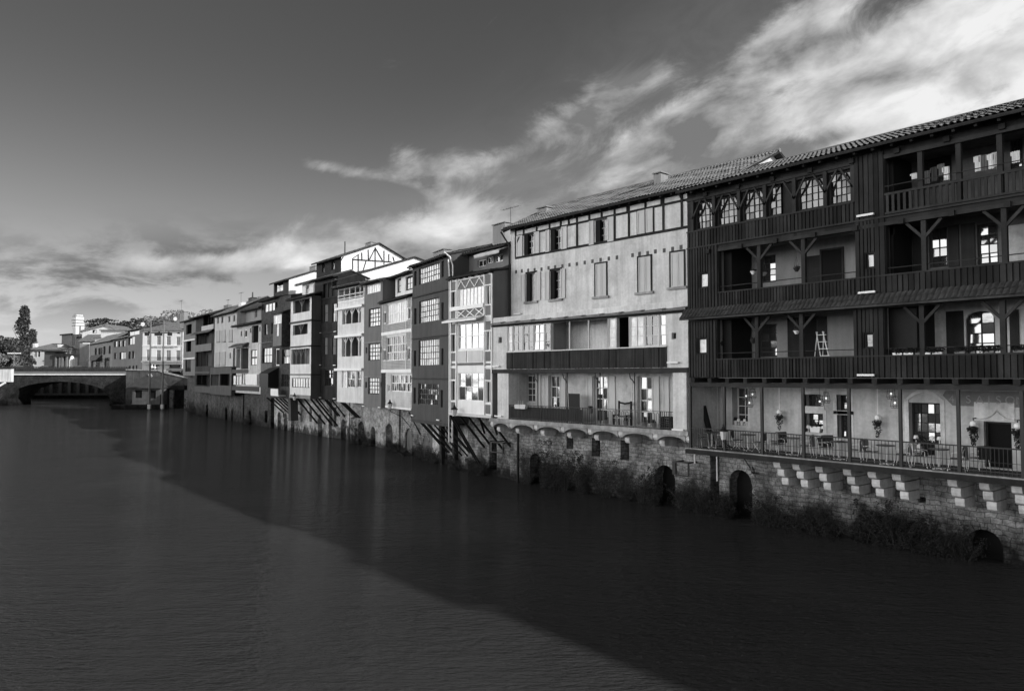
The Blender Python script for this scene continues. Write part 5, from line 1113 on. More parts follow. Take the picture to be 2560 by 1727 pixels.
# two tall floodlight poles standing in the river
for x, yt, yb, w in ((1742, 290, 1270, 'nearer the cabin'), (1893, 282, 1290, 'nearer the house row')):
    d = qd-13; p = at(x/4.65, HY, d); o = empty('floodlight_pole', (p.x, p.y, 0), -YAW, 'tall pale pole with floodlights standing in the river, '+w, 'pole', 'floodlight poles')
    zt = at(x/4.65, 740+yt/4.65, d).z; zl = at(x/4.65, 740+430/4.65, d).z
    m = MB(); m.tube([(0, 0, -1), (0, 0, zt)], .22, 8, .14); m.build('pole', plaster_g, o); m = MB(); m.box(-.26, .26, -.26, .26, .2, 1.1); m.build('pole_foot', offwhite, o)  # pole colour greyed to stand for the shade on it
    m = MB(); m.tube([(-1.0, 0, zl), (1.6, 0, zl)], .1, 6); m.build('cross_arm', iron, o)
    for q in (-.7, 1.3): m = MB(); m.box(q-.35, q+.35, -.4, .2, zl-.55, zl+.1); m.build('floodlight', iron, o)
# ================================================================== hotel and street behind
h = House('hotel', 'white sunlit hotel front with four windows on each floor and a balcony', 'building', at(458.5, HY, 178).xy, 354.8, 90)
L = h.L; zt = h.z('R1', 1880, 397); zb = 6.5
for c_ in ((418, 450, 540, 690), (697, 452, 818, 692), (970, 458, 1090, 698), (1243, 470, 1358, 702)):
    h.win('B1', *c_, 2, 2, wood, glass_b, 0, .25, .08)
for c_ in ((412, 832, 535, 1130), (690, 840, 812, 1130), (962, 845, 1085, 1130), (1235, 850, 1352, 1130)): h.win('B1', *c_, 2, 2, wood, glass_b, 0, .25, .08)
for c_ in ((430, 318, 505, 358), (712, 322, 800, 368), (985, 330, 1078, 378), (1255, 342, 1350, 388)): q = h.rect('B1', *c_); h.winq(q, 1, 1, wood, darkin, 0, .2, .05, rise=q[3]-q[2]-.02)
for c_ in ((500, 1248, 760, 1500), (1045, 1250, 1350, 1500)): h.win('B1', *c_, 1, 1, wood, darkin, 0, .4, .1)
h.shell(0, L, zb, zt, 0, 9, 0, M('hotel_white', .66, .9, .08, 1, .1, .05), name='wall')
m = MB(); e = .6; zr = h.z('R1', 1890, 300, 4.5); m.quad((-e, -e, zt), (L+e, -e, zt), (L-3, 4.5, zr), (3, 4.5, zr)); m.quad((L+e, -e, zt), (L+e, 9.5, zt), (L-3, 4.5, zr)); m.quad((-e, -e, zt), (3, 4.5, zr), (-e, 9.5, zt)); m.quad((-e, 9.5, zt), (3, 4.5, zr), (L-3, 4.5, zr), (L+e, 9.5, zt)); m.quad((-e, -e, zt-.12), (-e, 9.5, zt-.12), (L+e, 9.5, zt-.12), (L+e, -e, zt-.12)); m.quad((-e, -e, zt-.12), (L+e, -e, zt-.12), (L+e, -e, zt), (-e, -e, zt)); m.build('roof', tile, h.root)
z_ = h.z('B1', 800, 715); h.boxq('string_course', white, (0, L, -.12, -.003, z_-.1, z_+.1))
zb_ = h.z('B1', 800, 1160); h.boxq('balcony', concrete, (.3, L-.1, -1.2, -.003, zb_-.2, zb_+.12)); h.boxq('awning', plaster_m, (.9, L-.1, -1.3, -.003, zb_-.75, zb_-.35))
m = MB(); zr_ = h.z('B1', 800, 1048); m.box(.3, L-.1, -1.2, -1.13, zr_-.05, zr_+.05); n = 44
for i in range(n+1): x = .3+(L-.4)*i/n; m.box(x-.02, x+.02, -1.19, -1.15, zb_+.12, zr_-.05)
m.build('balcony_railing', iron, h.root)
sx_, sz_ = h.P('B1', 505, 795); t_ = text_mesh('hotel_lettering', 'HOTEL LE PERIGORD ***', .52, iron, h.root, (sx_, -.03, sz_+.05), depth=.02); w_ = t_.dimensions.x or 6.5
sx1, _ = h.P('B1', 1270, 795); bpy.context.view_layer.update(); t_.scale.x = (sx1-sx_)/max(.1, t_.dimensions.x)
h.pipe([(L-.15, -.15, zt), (L-.15, -.15, 7.3)], .14, white)
hotelO = h.O.copy()
def street_house(name, label, P, fpx, zt_px, wins, mat, roofm, rise=1.5, a=39, zb=6.5, rec=.2, ch=None):
    hh = House(name, label, 'house', P, fpx, a, None); 
    for q in wins: hh.win('R1', *q, 1 if q[2]-q[0] < 40 else 2, 1, wood, glass_b, 0, rec, .1)
    zt = hh.z('R1', *zt_px); hh.shell(0, hh.L, zb, zt, 0, 9, 0, mat, name='wall'); hh.roof(0, hh.L, 0, 9, zt, rise, .5, .2, roofm, .5, .8, .06); return hh
S1 = street_house('street_house', 'grey street house joined to the dark side of the white hotel', hotelO, 317.5, (1560, 395), ((1492, 478, 1566, 560), (1495, 645, 1517, 730), (1538, 640, 1562, 725), (1500, 810, 1518, 850), (1540, 808, 1558, 850), (1580, 805, 1595, 848), (1490, 415, 1620, 445)), plaster_g, tile_l, 1.2)
S2 = street_house('street_house', 'street house with wide shutter between grey houses, left of the hotel', S1.O, 280, (1390, 497), ((1328, 525, 1362, 590), (1378, 520, 1408, 590), (1426, 515, 1455, 585), (1328, 660, 1353, 730), (1390, 655, 1462, 732)), M('street_plaster', .15, .9, .12, 1, .15, 0), tile_l, 1.5)
S3 = street_house('street_house', 'shop house with a dark awning beside the white tower building', S2.O, 224, (1170, 540), ((1103, 605, 1125, 690), (1145, 605, 1190, 690), (1203, 585, 1225, 680), (1265, 580, 1285, 670), (1060, 760, 1160, 850), (1215, 720, 1275, 845)), M('shop_plaster', .2, .9, .12, 1, .15, 0), tile_l, 2.5)
q = S3.rect('R1', 1040, 690, 1165, 750, -.5); m = MB(); m.prism([(-1.8, q[2]), (-.02, q[3]), (-.02, q[2]+.3)], q[0], q[1], 'x'); m.build('awning', M('awning_cloth', .08), S3.root)
# white cinema-like building with a stepped tower
h = TW = House('tower_building', 'plain white modern hall with a tall stepped sunlit tower', 'building', at(232, HY, 330).xy, 152, 50)
L = h.L; Zt = lambda x, y: h.z('R1', x, y); fx = lambda x, y=700: h.s_('R1', x, y)
m = MB(); zt = Zt(770, 455); m.box(0, L+2, 0, 14, 6, zt); m.build('hall', plaster_g, h.root); m = MB(); m.box(-.5, fx(840), -.8, 12, zt, zt+.6); m.build('hall_roof', wood2, h.root)
ta, tb = fx(832), fx(872); ty = 1.0
m = MB(); z1, z2, z3 = Zt(850, 285), Zt(850, 240), Zt(850, 218); wd = (tb-ta)
def tbox(k, zz0, zz1): m.box(ta+k, tb-k, k, 3.7-k, zz0, zz1)
tbox(0, 6, z1); tbox(.2, z1+.3, z2); tbox(.45, z2+.3, z3)
m.build('tower', M('tower_white', .7, .9, .06, .6, .1, 0), h.root)
m = MB(); tbox(-.4, z1, z1+.3); tbox(-.1, z2, z2+.3); tbox(.3, z3, z3+.25)
for dz in (1.4, 2.6): tbox(-.2, z1-dz, z1-dz+.35)
m.build('cornice', plaster_m, h.root)
m = MB(); m.box(tb, tb+.06, 1.5, 2.2, Zt(905, 720), Zt(905, 345)); m.build('stair_window', plaster_g, h.root)
def frontal(name, label, px0, px1, depth, cat='building', a=90): return House(name, label, cat, at(px1, HY, depth).xy, px0, a)
h = frontal('gable_building', 'long white gabled building lit by the sun beside the tower', 205, 288, 300); Z = lambda x, y: h.z('R1', x, y); fx = lambda x: h.s_('R1', x, 420)
m = MB(); pr = [(fx(955), 6), (fx(1335), 6), (fx(1335), Z(1335, 388)), (fx(1225), Z(1225, 345)), (fx(955), Z(955, 415))]; m.prism(pr, 0, 16, 'y'); m.build('wall', M('sunlit_white', .68, .9, .06, 1, .1, 0), h.root)
m = MB(); m.prism([(fx(945), Z(955, 415)-.1), (fx(1225), Z(1225, 345)-.0), (fx(1225), Z(1225, 345)+.7), (fx(945), Z(955, 415)+.6)], -.5, 17, 'y'); m.prism([(fx(1225)+.01, Z(1225, 345)), (fx(1345), Z(1335, 388)-.4), (fx(1345), Z(1335, 388)+.2), (fx(1225)+.01, Z(1225, 345)+.6)], -.5, 17, 'y'); m.build('roof', tile_l, h.root)
h.win('R1', 1078, 393, 1122, 432, 1, 1, wood, darkin, 0, .1, .1, cut=False)
h = frontal('flat_building', 'low white building with a flat projecting roof edge before the gabled building', 245, 320, 280); Z = lambda x, y: h.z('R1', x, y); fx = lambda x: h.s_('R1', x, 450)
m = MB(); m.box(fx(1172), fx(1480), 0, 8, 6, Z(1, 402)); m.box(fx(1105), fx(1172), 0, 8, 6, Z(1, 480)); m.build('wall', MATS['sunlit_white'], h.root); m = MB(); m.box(fx(1165), fx(1490), -.8, 8.5, Z(1, 402), Z(1, 392)); m.box(fx(1095), fx(1185), -.8, -.01, Z(1, 488), Z(1, 478)); m.build('roof_edge', plaster_g, h.root)
h = frontal('low_wing', 'low tiled wing in shade between the tower and the shop house', 196, 243, 290); Z = lambda x, y: h.z('R1', x, y); fx = lambda x: h.s_('R1', x, 600)
m = MB(); m.box(fx(925), fx(1125), 0, 6, 6, Z(1, 525)); m.build('wall', plaster_m, h.root); m = MB(); m.prism([(-.6, Z(1, 530)), (6, Z(1, 440)), (6, Z(1, 437)), (-.6, Z(1, 522))], fx(915), fx(1170), 'x'); m.build('roof', tile, h.root)
h = frontal('white_cottage', 'small white cottage with hipped roof right of the tall poplar', 74, 160, 330, 'house'); Z = lambda x, y: h.z('R1', x, y); fx = lambda x: h.s_('R1', x, 700)
h.win('R1', 395, 645, 428, 712, 1, 1, white, shutter_g, 0, .1, .1); h.win('R1', 440, 640, 465, 708, 1, 1, white, darkin, 0, .1, .1); h.win('R1', 390, 760, 425, 800, 1, 1, white, darkin, 0, .1, .1)
zt = Z(1, 618); m = MB(); m.wall(0, h.L, 6, zt, h.holes[0.0], 0, .3); m.quad((0, 0, 6), (0, 9, 6), (0, 9, zt), (0, 0, zt)); m.quad((h.L, 0, 6), (h.L, 9, 6), (h.L, 9, zt), (h.L, 0, zt)); m.build('wall', MATS['sunlit_white'], h.root)
m = MB(); zr = Z(560, 545); e = .9; m.quad((-e, -e, zt), (h.L+e, -e, zt), (h.L-4, 4.5, zr), (fx(540), 4.5, zr)); m.quad((-e, -e, zt), (fx(540), 4.5, zr), (-e, 10, zt)); m.quad((h.L+e, -e, zt), (h.L+e, 10, zt), (h.L-4, 4.5, zr)); m.quad((-e, -e, zt-.3), (h.L+e, -e, zt-.3), (h.L+e, -e, zt), (-e, -e, zt)); rf = m.build('roof', tile_l, h.root)
for x0, x1, y0 in ((360, 392, 548), (650, 685, 560)): m = MB(); m.box(fx(x0), fx(x1), 1, 3, zt, Z(1, y0)); m.build('chimney', white, rf)
h = frontal('kiosk', 'dark low kiosk with flat roof in front of the cottage', 110, 173, 270, 'kiosk'); Z = lambda x, y: h.z('R1', x, y); fx = lambda x: h.s_('R1', x, 700)
m = MB(); m.box(fx(515), fx(640), 0, 6, 6, Z(1, 650)); m.box(fx(650), fx(790), 3, 6, 6, Z(1, 700)); m.build('wall', plaster_d, h.root); m = MB(); m.box(fx(505), fx(710), -1, 7, Z(1, 648), Z(1, 636)); m.box(fx(645), fx(795), -1, 7, Z(1, 705), Z(1, 668)); m.build('roof', wood, h.root)
m = MB()
for x in (660, 705, 735, 785): m.box(fx(x)-.3, fx(x)+.3, -.6, 0, 6, Z(1, 705))
m.build('column_row', plaster_g, h.root)
# white advertising column and street lamps
def lathe_thing(name, label, cat, px, depth, prof, mat, part, group=None, n=10):
    p = at(px, HY, depth); o = empty(name, (p.x, p.y, 0), 0, label, cat, group); m = MB(); m.lathe(0, 0, prof, n); m.build(part, mat, o); return o
zt = at(178, 740+695/4.65, 240).z; lathe_thing('white_pylon', 'bright white rounded pylon at the foot of the tower building', 'pylon', 179, 240, [(.75, 6), (.8, 6.5), (.8, zt-1.5), (.5, zt-.3), (.15, zt)], white, 'shaft')
for px, yt, yb, lb in ((222, 550, 890, 'slim street lamp on the bridge near the shop house'), (34, 665, 830, 'twin headed street lamp on the bridge before the poplar')):
    d = 176; p = at(px, HY, d); o = empty('street_lamp', (p.x, p.y, 7.3), -YAW, lb, 'street lamp', 'street lamps'); zt = at(px, 740+yt/4.65, d).z-7.3
    m = MB(); m.tube([(0, 0, 0), (0, 0, zt)], .09, 6, .06); m.build('pole', plaster_m, o)
    for sg in ((-1, 1) if px < 100 else (-1,)): m = MB(); m.box(min(0, sg*1.5), max(0, sg*1.5), -.2, .2, zt-.12, zt+.12); m.build('lamp_head', white, o)
# cars
def make_car():
    o = empty('parked_car', (0, 0, 0)); m = MB()
    pr = [(-2.1, .35), (2.1, .35), (2.12, .75), (1.95, .92), (1.1, 1.0), (-1.75, 1.0), (-2.08, .85)]; m.prism(pr, -.85, .85, 'y'); m.build('body', M('car_paint', .10, .3, .05, 2, 0, 0, spec=.6), o)
    m = MB(); m.prism([(1.08, 1.0), (.45, 1.42), (-.95, 1.46), (-1.7, 1.0)], -.72, .72, 'y'); m.build('cabin', glass, o); m = MB(); m.prism([(.5, 1.4), (.42, 1.47), (-.93, 1.51), (-1.0, 1.45)], -.70, .70, 'y'); m.build('car_roof', MATS['car_paint'], o)
    for x in (-1.3, 1.3):
        for y in (-.82, .82):
            m = MB(); n = 12; m.prism([(x+.32*math.cos(2*math.pi*k/n), .32+.32*math.sin(2*math.pi*k/n)) for k in range(n)], y-.1, y+.1, 'y'); m.build('wheel', iron, o)
    for y in (-.6, .6): m = MB(); m.box(2.08, 2.14, y-.15, y+.15, .68, .82); m.build('headlight', white, o)
    return o
car = make_car()
for i, (px, d, rz, lb) in enumerate(((58, 178.5, .0, 'dark parked car on the bridge in front of the poplar'), (119, 178.5, .0, 'dark car on the bridge before the low kiosk'), (203, 178.5, 0, 'dark car on the bridge before the tower building'), (440, 171, .5, 'dark car parked under the hotel balcony'))):
    o = car if i == 0 else copy_tree(car); p = at(px, HY, d); o.location = (p.x, p.y, zc+.55 if i < 3 else GZ); o.rotation_euler = (0, 0, -YAW+rz); tag(o, lb, 'car', 'cars on the bridge and quay')
# three people leaning on the quay parapet
def person(name, label, loc, rz, shirt, hairm, arms):
    me = bpy.data.meshes.new('person'); V = [(0, 0, .95), (0, 0, 1.15), (0, 0, 1.42), (0, 0, 1.53), (0, .01, 1.62), (0, .02, 1.72), (-.2, 0, 1.40), (-.27, -.1+arms, 1.14), (-.2, -.3, 1.1), (.2, 0, 1.40), (.27, -.1+arms, 1.14), (.2, -.3, 1.1), (-.1, 0, .9), (-.11, -.02, .5), (-.11, .02, .07), (-.11, -.15, .04), (.1, 0, .9), (.11, -.02, .5), (.11, .02, .07), (.11, -.15, .04)]
    Ed = [(0, 1), (1, 2), (2, 3), (3, 4), (4, 5), (2, 6), (6, 7), (7, 8), (2, 9), (9, 10), (10, 11), (0, 12), (12, 13), (13, 14), (14, 15), (0, 16), (16, 17), (17, 18), (18, 19)]
    me.from_pydata(V, Ed, []); o = bpy.data.objects.new('person', me); C.objects.link(o); sk = o.modifiers.new('s', 'SKIN'); sb = o.modifiers.new('d', 'SUBSURF'); sb.levels = 1
    rad = [.15, .14, .15, .06, .095, .085, .065, .05, .04, .065, .05, .04, .1, .07, .05, .045, .1, .07, .05, .045]
    for i, r_ in enumerate(rad): me.skin_vertices[0].data[i].radius = (r_, r_)
    me.skin_vertices[0].data[0].use_root = True; bpy.context.view_layer.update()
    dg = bpy.context.evaluated_depsgraph_get(); e = bpy.data.meshes.new_from_object(o.evaluated_get(dg)); bpy.data.objects.remove(o)
    e.materials.clear(); [e.materials.append(q) for q in (shirt, skin_m, cloth_d)]
    for p in e.polygons: z = p.center.z; p.material_index = 1 if z > 1.5 or (p.center.y < -.24 and .95 < z < 1.3) else (2 if z < .92 else 0); p.use_smooth = True
    o = bpy.data.objects.new('person', e); C.objects.link(o); o.location = loc; o.rotation_euler = (0, 0, rz); tag(o, label, 'person', 'people on the quay')
    m = MB(); m.lathe(0, .035, [(.06, 1.62), (.105, 1.68), (.1, 1.75), (.06, 1.81), (.01, 1.83)], 10); m.build('hair', hairm, o, True); return o
for px, sh, hr, lb, zz in ((379.5, cloth_w, cloth_w, 'person in a white top and pale cap at the quay parapet', 0), (387, cloth_w, cloth_w, 'second person in white leaning at the quay parapet', -.1), (394.5, cloth_g, cloth_d, 'person in a grey jacket standing beside two people in white', -.25)):
    p = at(px, HY, qd+.8); person('person', lb, (p.x, p.y, GZ+zz), -YAW, sh, hr, 0)
# ================================================================== trees
def clump(m, c, r, n, size, sq=1.0):
    for _ in range(n):
        while True:
            v = Vector((random.uniform(-1, 1), random.uniform(-1, 1), random.uniform(-1, 1)))
            if .15 < v.length < 1: break
        v = v*(v.length**-.35); p = Vector(c)+Vector((v.x*r, v.y*r, v.z*r*sq)); a = Vector((random.gauss(0, 1), random.gauss(0, 1), random.gauss(0, 1))).normalized(); b = a.orthogonal().normalized(); s_ = size*random.uniform(.5, 1.2)
        m.quad(p-a*s_-b*s_*.25, p-b*s_*.6, p+a*s_, p+b*s_*.6)
def tree(name, label, px, depth, z0, ztop_r, ztop_y, clumps, leafm, n, size, group=None, trunk=.4, cat='tree'):
    p = at(px, HY, depth); o = empty(name, (p.x, p.y, z0), -YAW, label, cat, group); H_ = at(px, pp(ztop_r, 0, ztop_y)[1], depth).z-z0
    m = MB(); m.tube([(0, 0, 0), (.1, .05, H_*.35), (0, 0, H_*.8)], trunk, 7, trunk*.25)
    for i in range(7): a = random.uniform(0, 6.28); z_ = H_*random.uniform(.25, .6); rr = H_*.16; m.tube([(0, 0, z_), (math.cos(a)*rr*.6, math.sin(a)*rr*.6, z_+rr*.8), (math.cos(a)*rr, math.sin(a)*rr, z_+rr*1.6)], trunk*.3, 5, .04)
    m.build('trunk', bark, o); m = MB()
    for (x, y, z, r, sq) in clumps: clump(m, (x*H_, y*H_, z*H_), r*H_, max(20, int(n*r*r*60)), size, sq)
    m.build('crown', leafm, o); return o
def poplar_clumps():
    L_ = []
    for i in range(34):
        z = random.uniform(.1, .97); w = .078*math.sin(min(1, (1.0-z)*1.6+.05)*1.57)*(1 if z > .3 else .8+z*.6); a = random.uniform(0, 6.28); q = random.uniform(.2, 1)*w; L_.append((math.cos(a)*q, math.sin(a)*q, z, .055*random.uniform(.7, 1.2)+.015*(1-z), 1.7))
    return L_
tree('poplar_tree', 'tall dark poplar standing alone at the left', 56, 330, 7, 'R1', 130, poplar_clumps(), leaf2, 620, .55, trunk=.6)
tree('poplar_tree', 'shorter poplar leaning against the right of the tall poplar', 78, 350, 7, 'R1', 395, [(x*1.3, y*1.3, z, r*1.3, 1.4) for x, y, z, r, q in poplar_clumps()], leaf2, 200, .6, trunk=.4)
def round_clumps(n=22, w=.42):
    L_ = []
    for i in range(n):
        a = random.uniform(0, 6.28); q = w*math.sqrt(random.random()); z = random.uniform(.35, .9)*(1-.25*(q/w)**2); L_.append((math.cos(a)*q, math.sin(a)*q, z, random.uniform(.10, .17), .8))
    return L_
for px, y, d, lb, lm in ((2, 440, 300, 'bushy dark tree at the left edge behind the parapet block', leaf2), (22, 470, 320, 'rounded dark tree between the edge tree and the poplar', leaf2), (46, 640, 290, 'low round tree at the foot of the tall poplar', leaf2), (52, 660, 305, 'low bushy tree between the poplar and the white cottage', leaf), (20, 620, 285, 'pale low tree behind the twin headed lamp', leaf3)):
    tree('broadleaf_tree', lb, px, d, 7, 'R1', y, round_clumps(), lm, 90, .55, 'trees behind the bridge')
tree('bare_tree', 'thin grey autumn tree beside the dark cedar', 238, 420, 7, 'R1', 262, round_clumps(20, .33), leaf3, 150, .6, 'thin autumn trees')
for px, y, lb in ((378, 205, 'thin autumn tree behind the hotel roof left of the floodlight poles'), (345, 232, 'low thin autumn tree behind the hotel ridge'), (428, 165, 'thin autumn tree behind the hotel chimney'), (458, 112, 'tall thin autumn tree left of the end house roof'), (490, 98, 'tallest thin autumn tree above the end house roof'), (408, 190, 'thin autumn tree above the hotel roof between poles and chimney')):
    tree('bare_tree', lb, px, 330, 7, 'R1', y, round_clumps(22, .38), leaf3, 150, .6, 'thin autumn trees')
def cedar_clumps():
    L_ = []
    for i in range(46):
        lv = random.choice((.55, .66, .76, .86, .94)); a = random.uniform(0, 6.28); q = random.uniform(.1, .55)*(1.15-lv*.55); L_.append((math.cos(a)*q, math.sin(a)*q, lv+random.uniform(-.02, .02)-.05*q, random.uniform(.07, .12), .28))
    return L_
tree('cedar_tree', 'dark flat topped cedar behind the white gabled building', 266, 330, 7, 'R1', 245, cedar_clumps(), leaf, 70, .6, 'cedars', .6)
tree('cedar_tree', 'dark spreading cedar nearer to the hotel roof', 338, 335, 7, 'R1', 248, cedar_clumps(), leaf, 70, .6, 'cedars', .6)
tree('cedar_tree', 'low dark cedar between the two taller cedars', 305, 325, 7, 'R1', 290, cedar_clumps(), leaf, 70, .6, 'cedars', .5)
# satellite dishes on the hotel roofs
for x, y, d, lb in ((1660, 328, 176, 'white satellite dish on the grey street house roof'), (2037, 266, 182, 'white satellite dish high on the hotel roof')):
    p = at(x/4.65, 740+y/4.65, d); o = empty('satellite_dish', p, -YAW, lb, 'satellite dish', 'satellite dishes'); m = MB(); n = 14
    m.prism([(.45*math.cos(6.283*k/n), .5*math.sin(6.283*k/n)) for k in range(n)], -.06, .06, 'y'); m.build('dish', white, o); m = MB(); m.tube([(0, .06, 0), (0, .3, -.3), (0, .3, -1.6)], .05, 5); m.build('mount', iron, o)
# ================================================================== cafe terrace
h = H1
def on(hh, x, y, z): return hh.W(x, y, z)
zt0 = zd+.012
def make_table():
    o = empty('cafe_table', (0, 0, 0)); m = MB(); m.lathe(0, 0, [(.33, .71), (.35, .72), (.35, .745), (.33, .75)], 16); m.build('table_top', cloth_d if False else M('dark_table', .05, .4, .2), o)
    m = MB(); m.tube([(0, 0, .03), (0, 0, .71)], .042, 8); m.build('pedestal', steel, o); m = MB(); m.box(-.25, .25, -.03, .03, .0, .03); m.box(-.03, .03, -.25, .25, .002, .028); m.build('foot', steel, o); return o
def make_chair(folding=False):
    o = empty('folding_chair' if folding else 'terrace_chair', (0, 0, 0)); m = MB(); m.box(-.2, .2, -.2, .2, .43, .455); m.build('seat', M('chair_sling', .07, .7, .15), o)
    m = MB()
    for x_, z_ in (((-.01, .22), (-.08, .34)) if folding else ((.19, .42), (-.2, .42))): m.tube([(x_, -.22, z_), (x_, .22, z_)], .012, 4)
    if folding:
        for y in (-.21, .21): m.tube([(-.22, y, 0), (.2, y, .45), ], .013, 5); m.tube([(.24, y, 0), (-.16, y, .44), (-.3, y, .86)], .013, 5)
    else:
        for y in (-.22, .22): m.tube([(.26, y, 0), (.2, y, .3), (.17, y, .62), (.0, y, .66), (-.2, y, .64)], .014, 5); m.tube([(-.3, y, 0), (-.21, y, .44), (-.24, y, .7), (-.29, y*.8, .84)], .014, 5)
    m.build('frame', steel, o); m = MB(); n = 4
    for k in range(n): y0, y1 = -.19+.38*k/n, -.19+.38*(k+1)/n; m.box(-.27-.02*(k in (1, 2)), -.25-.02*(k in (1, 2)), y0, y1, .52, .84)
    m.build('backrest', MATS['chair_sling'], o); return o
tb0, ch0, fc0 = make_table(), make_chair(), make_chair(True)
used = {}
def put(proto, w, rz, lb, cat, grp):
    o = proto if proto.name not in used else copy_tree(proto); used[proto.name] = 1; o.location = w; o.rotation_euler = (0, 0, rz); tag(o, lb, cat, grp); return o
ords = ['first', 'second', 'third', 'fourth', 'fifth', 'sixth']
throw_i = 0
def throw(hh, w, rz, lb, mat):
    o = empty('seat_throw', w, rz, lb, 'throw', 'throws over the chair backs'); m = MB()
    pr = [(-.345, .42), (-.315, .42), (-.305, .80), (-.29, .885), (-.262, .885), (-.235, .8), (-.23, .55), (-.215, .55), (-.215, .82), (-.24, .905), (-.3, .905), (-.325, .82)]
    m.prism(pr, -.25, .25, 'y'); m.build('cloth', mat, o); return o
tpos = [('A7', 405, 398), ('A7', 865, 436), ('A7', 1415, 490), ('A7', 2012, 548), ('A8', 500, 1360), ('A8', 1192, 1422)]
for i, (r, x, y) in enumerate(tpos):
    w = ground(r, x, y, zt0); s_, y_ = h.loc(w); y_ = min(max(y_, .45), 1.3); put(tb0, on(h, s_, y_, zt0), h.rz+.2*i, f'{ords[i]} cafe table on the terrace counting from its far left end', 'table', 'cafe tables')
    for sg, nm in ((-1, 'left'), (1, 'right')):
        pr = fc0 if i == 1 else ch0; rz = h.rz+(0 if sg < 0 else math.pi)+random.uniform(-.3, .3); dy = random.uniform(-.1, .12); w2 = on(h, s_+sg*.62, y_+dy, zt0)
        put(pr, w2, rz, f'metal chair at the {nm} of the {ords[i]} cafe table from the left', 'chair', 'chairs on the cafe terrace')
        if i != 1 and not (i == 3 and sg < 0): throw(h, w2, rz, f'pale throw over the chair at the {nm} of the {ords[i]} cafe table', cloth_w if (i+sg) % 3 else cloth_g)
    if i in (1, 2, 4, 5):
        w2 = on(h, s_+1.05, y_+.75, zt0); put(ch0, w2, h.rz+2.6, f'chair with dark cover behind the {ords[i]} cafe table from the left', 'chair', 'chairs on the cafe terrace'); throw(h, w2, h.rz+2.6, f'dark cover over the rear chair behind the {ords[i]} cafe table', cloth_d)
# pots and small lamps on the window sills
def pot(name, hh, x, y, z, w, hg, mat, lb, grp, plant=True, ln=None):
    o = empty(name, on(hh, x, y, z), hh.rz, lb, 'flower box' if ln else 'flower pot', grp); m = MB()
    if ln: m.prism([(-w*.42, 0), (w*.42, 0), (w*.5, hg), (-w*.5, hg)], -ln/2, ln/2, 'y')
    else: m.lathe(0, 0, [(w*.35, 0), (w*.5, hg*.9), (w*.54, hg*.9), (w*.54, hg)], 10)
    m.build('planter' if ln else 'pot', mat, o)
    if plant: k = MB(); k.tube([(0, 0, hg-.02), (0, 0, hg+.12)], .07 if not ln else .09, 6); clump(k, (0, 0, hg+.07), max(.12, w*.42), 60, .05, .8); k.build('plant', leaf, o)
    return o
a, b, z0_, _ = H1.holes[cd][0][:4]
for i, t in enumerate((.12, .5, .85)): pot('flower_pot', h, a+(b-a)*t, cd+.15, z0_+.003, .2, .2, offwhite, f'{["left", "middle", "right"][i]} pale pot on the sill of the first cafe window', 'pots on the cafe sills')
def lamp_small(hh, x, y, z, lb): o = empty('table_lamp', on(hh, x, y, z), 0, lb, 'lamp', 'little lamps on the cafe sills'); m = MB(); m.lathe(0, 0, [(.06, 0), (.02, .02), (.015, .16), (.03, .17)], 8); m.build('base', white, o); m = MB(); m.lathe(0, 0, [(.1, .17), (.07, .3), (.02, .31)], 10); m.build('shade', white, o)
for i, t in enumerate((.3, .7)): lamp_small(h, a+(b-a)*t, cd+.15, z0_+.003, f'{["left", "right"][i]} little white lamp on the first cafe window sill')
a, b, z0_, _ = H1.holes[cd][2][:4]
pot('flower_box', h, (a+b)/2, cd+.12, z0_+.003, .5, .26, white, 'white box of dark plants on the sill of the mullioned window', 'pots on the cafe sills', True, .18)
for i, t in enumerate((.08, .92)): lamp_small(h, a+(b-a)*t, cd+.12, z0_+.003, f'white domed lamp at the {["left", "right"][i]} of the mullioned window sill')
a, b, z0_, _ = H1.holes[cd][5][:4]
pot('flower_box', h, a+(b-a)*.45, cd-.1, z0_-.2, .7, .2, white, 'long white box under the wide arched window', 'pots on the cafe sills', True, .2)
for i, t in enumerate((.18, .7, .92)): lamp_small(h, a+(b-a)*t, cd+.1, z0_+.003, f'{["left", "middle", "right"][i]} white lamp on the sill of the wide arched window')
# globes with hanging plants
def globe(r, x, y, pole, lb, n):
    off = cd-.28; s_, z = h.P(r, x, y, off); o = empty('globe_lamp', on(h, s_, off, z), h.rz, f'white globe lamp {lb}', 'lamp', 'white globe lamps'); m = MB(); m.sphere((0, 0, 0), .12, 12, 8); m.build('globe', GLOBE, o, True)
    m = MB()
    if pole: m.tube([(0, 0, .12), (0, 0, zb1-.25-z)], .022, 6); m.build('rod', white, o)
    else: m.tube([(0, .27, .2), (0, 0, .2), (0, 0, .12)], .025, 6); m.build('bracket', iron, o)
    o = empty('hanging_plant', on(h, s_-.02, off, z-.2), h.rz, f'trailing plant under the globe lamp {lb}', 'plant', 'plants hanging on the cafe wall'); k = MB()
    m = MB(); m.lathe(0, .02, [(.06, -.16), (.14, .02), (.15, .03)], 10); m.build('basket', wood, o)
    clump(k, (0, -.03, -.02), .19, n, .04, .8); clump(k, (.04, -.03, -.26), .15, n, .038, 1.2); clump(k, (.02, -.03, -.5), .09, n//2, .036, 1.6); k.build('foliage', leaf, o)
GLOBE, _t, _b = newmat('opal_globe'); _b.inputs['Base Color'].default_value = (.8, .8, .8, 1); _b.inputs['Emission Color'].default_value = (1, 1, 1, 1); _b.inputs['Emission Strength'].default_value = .04
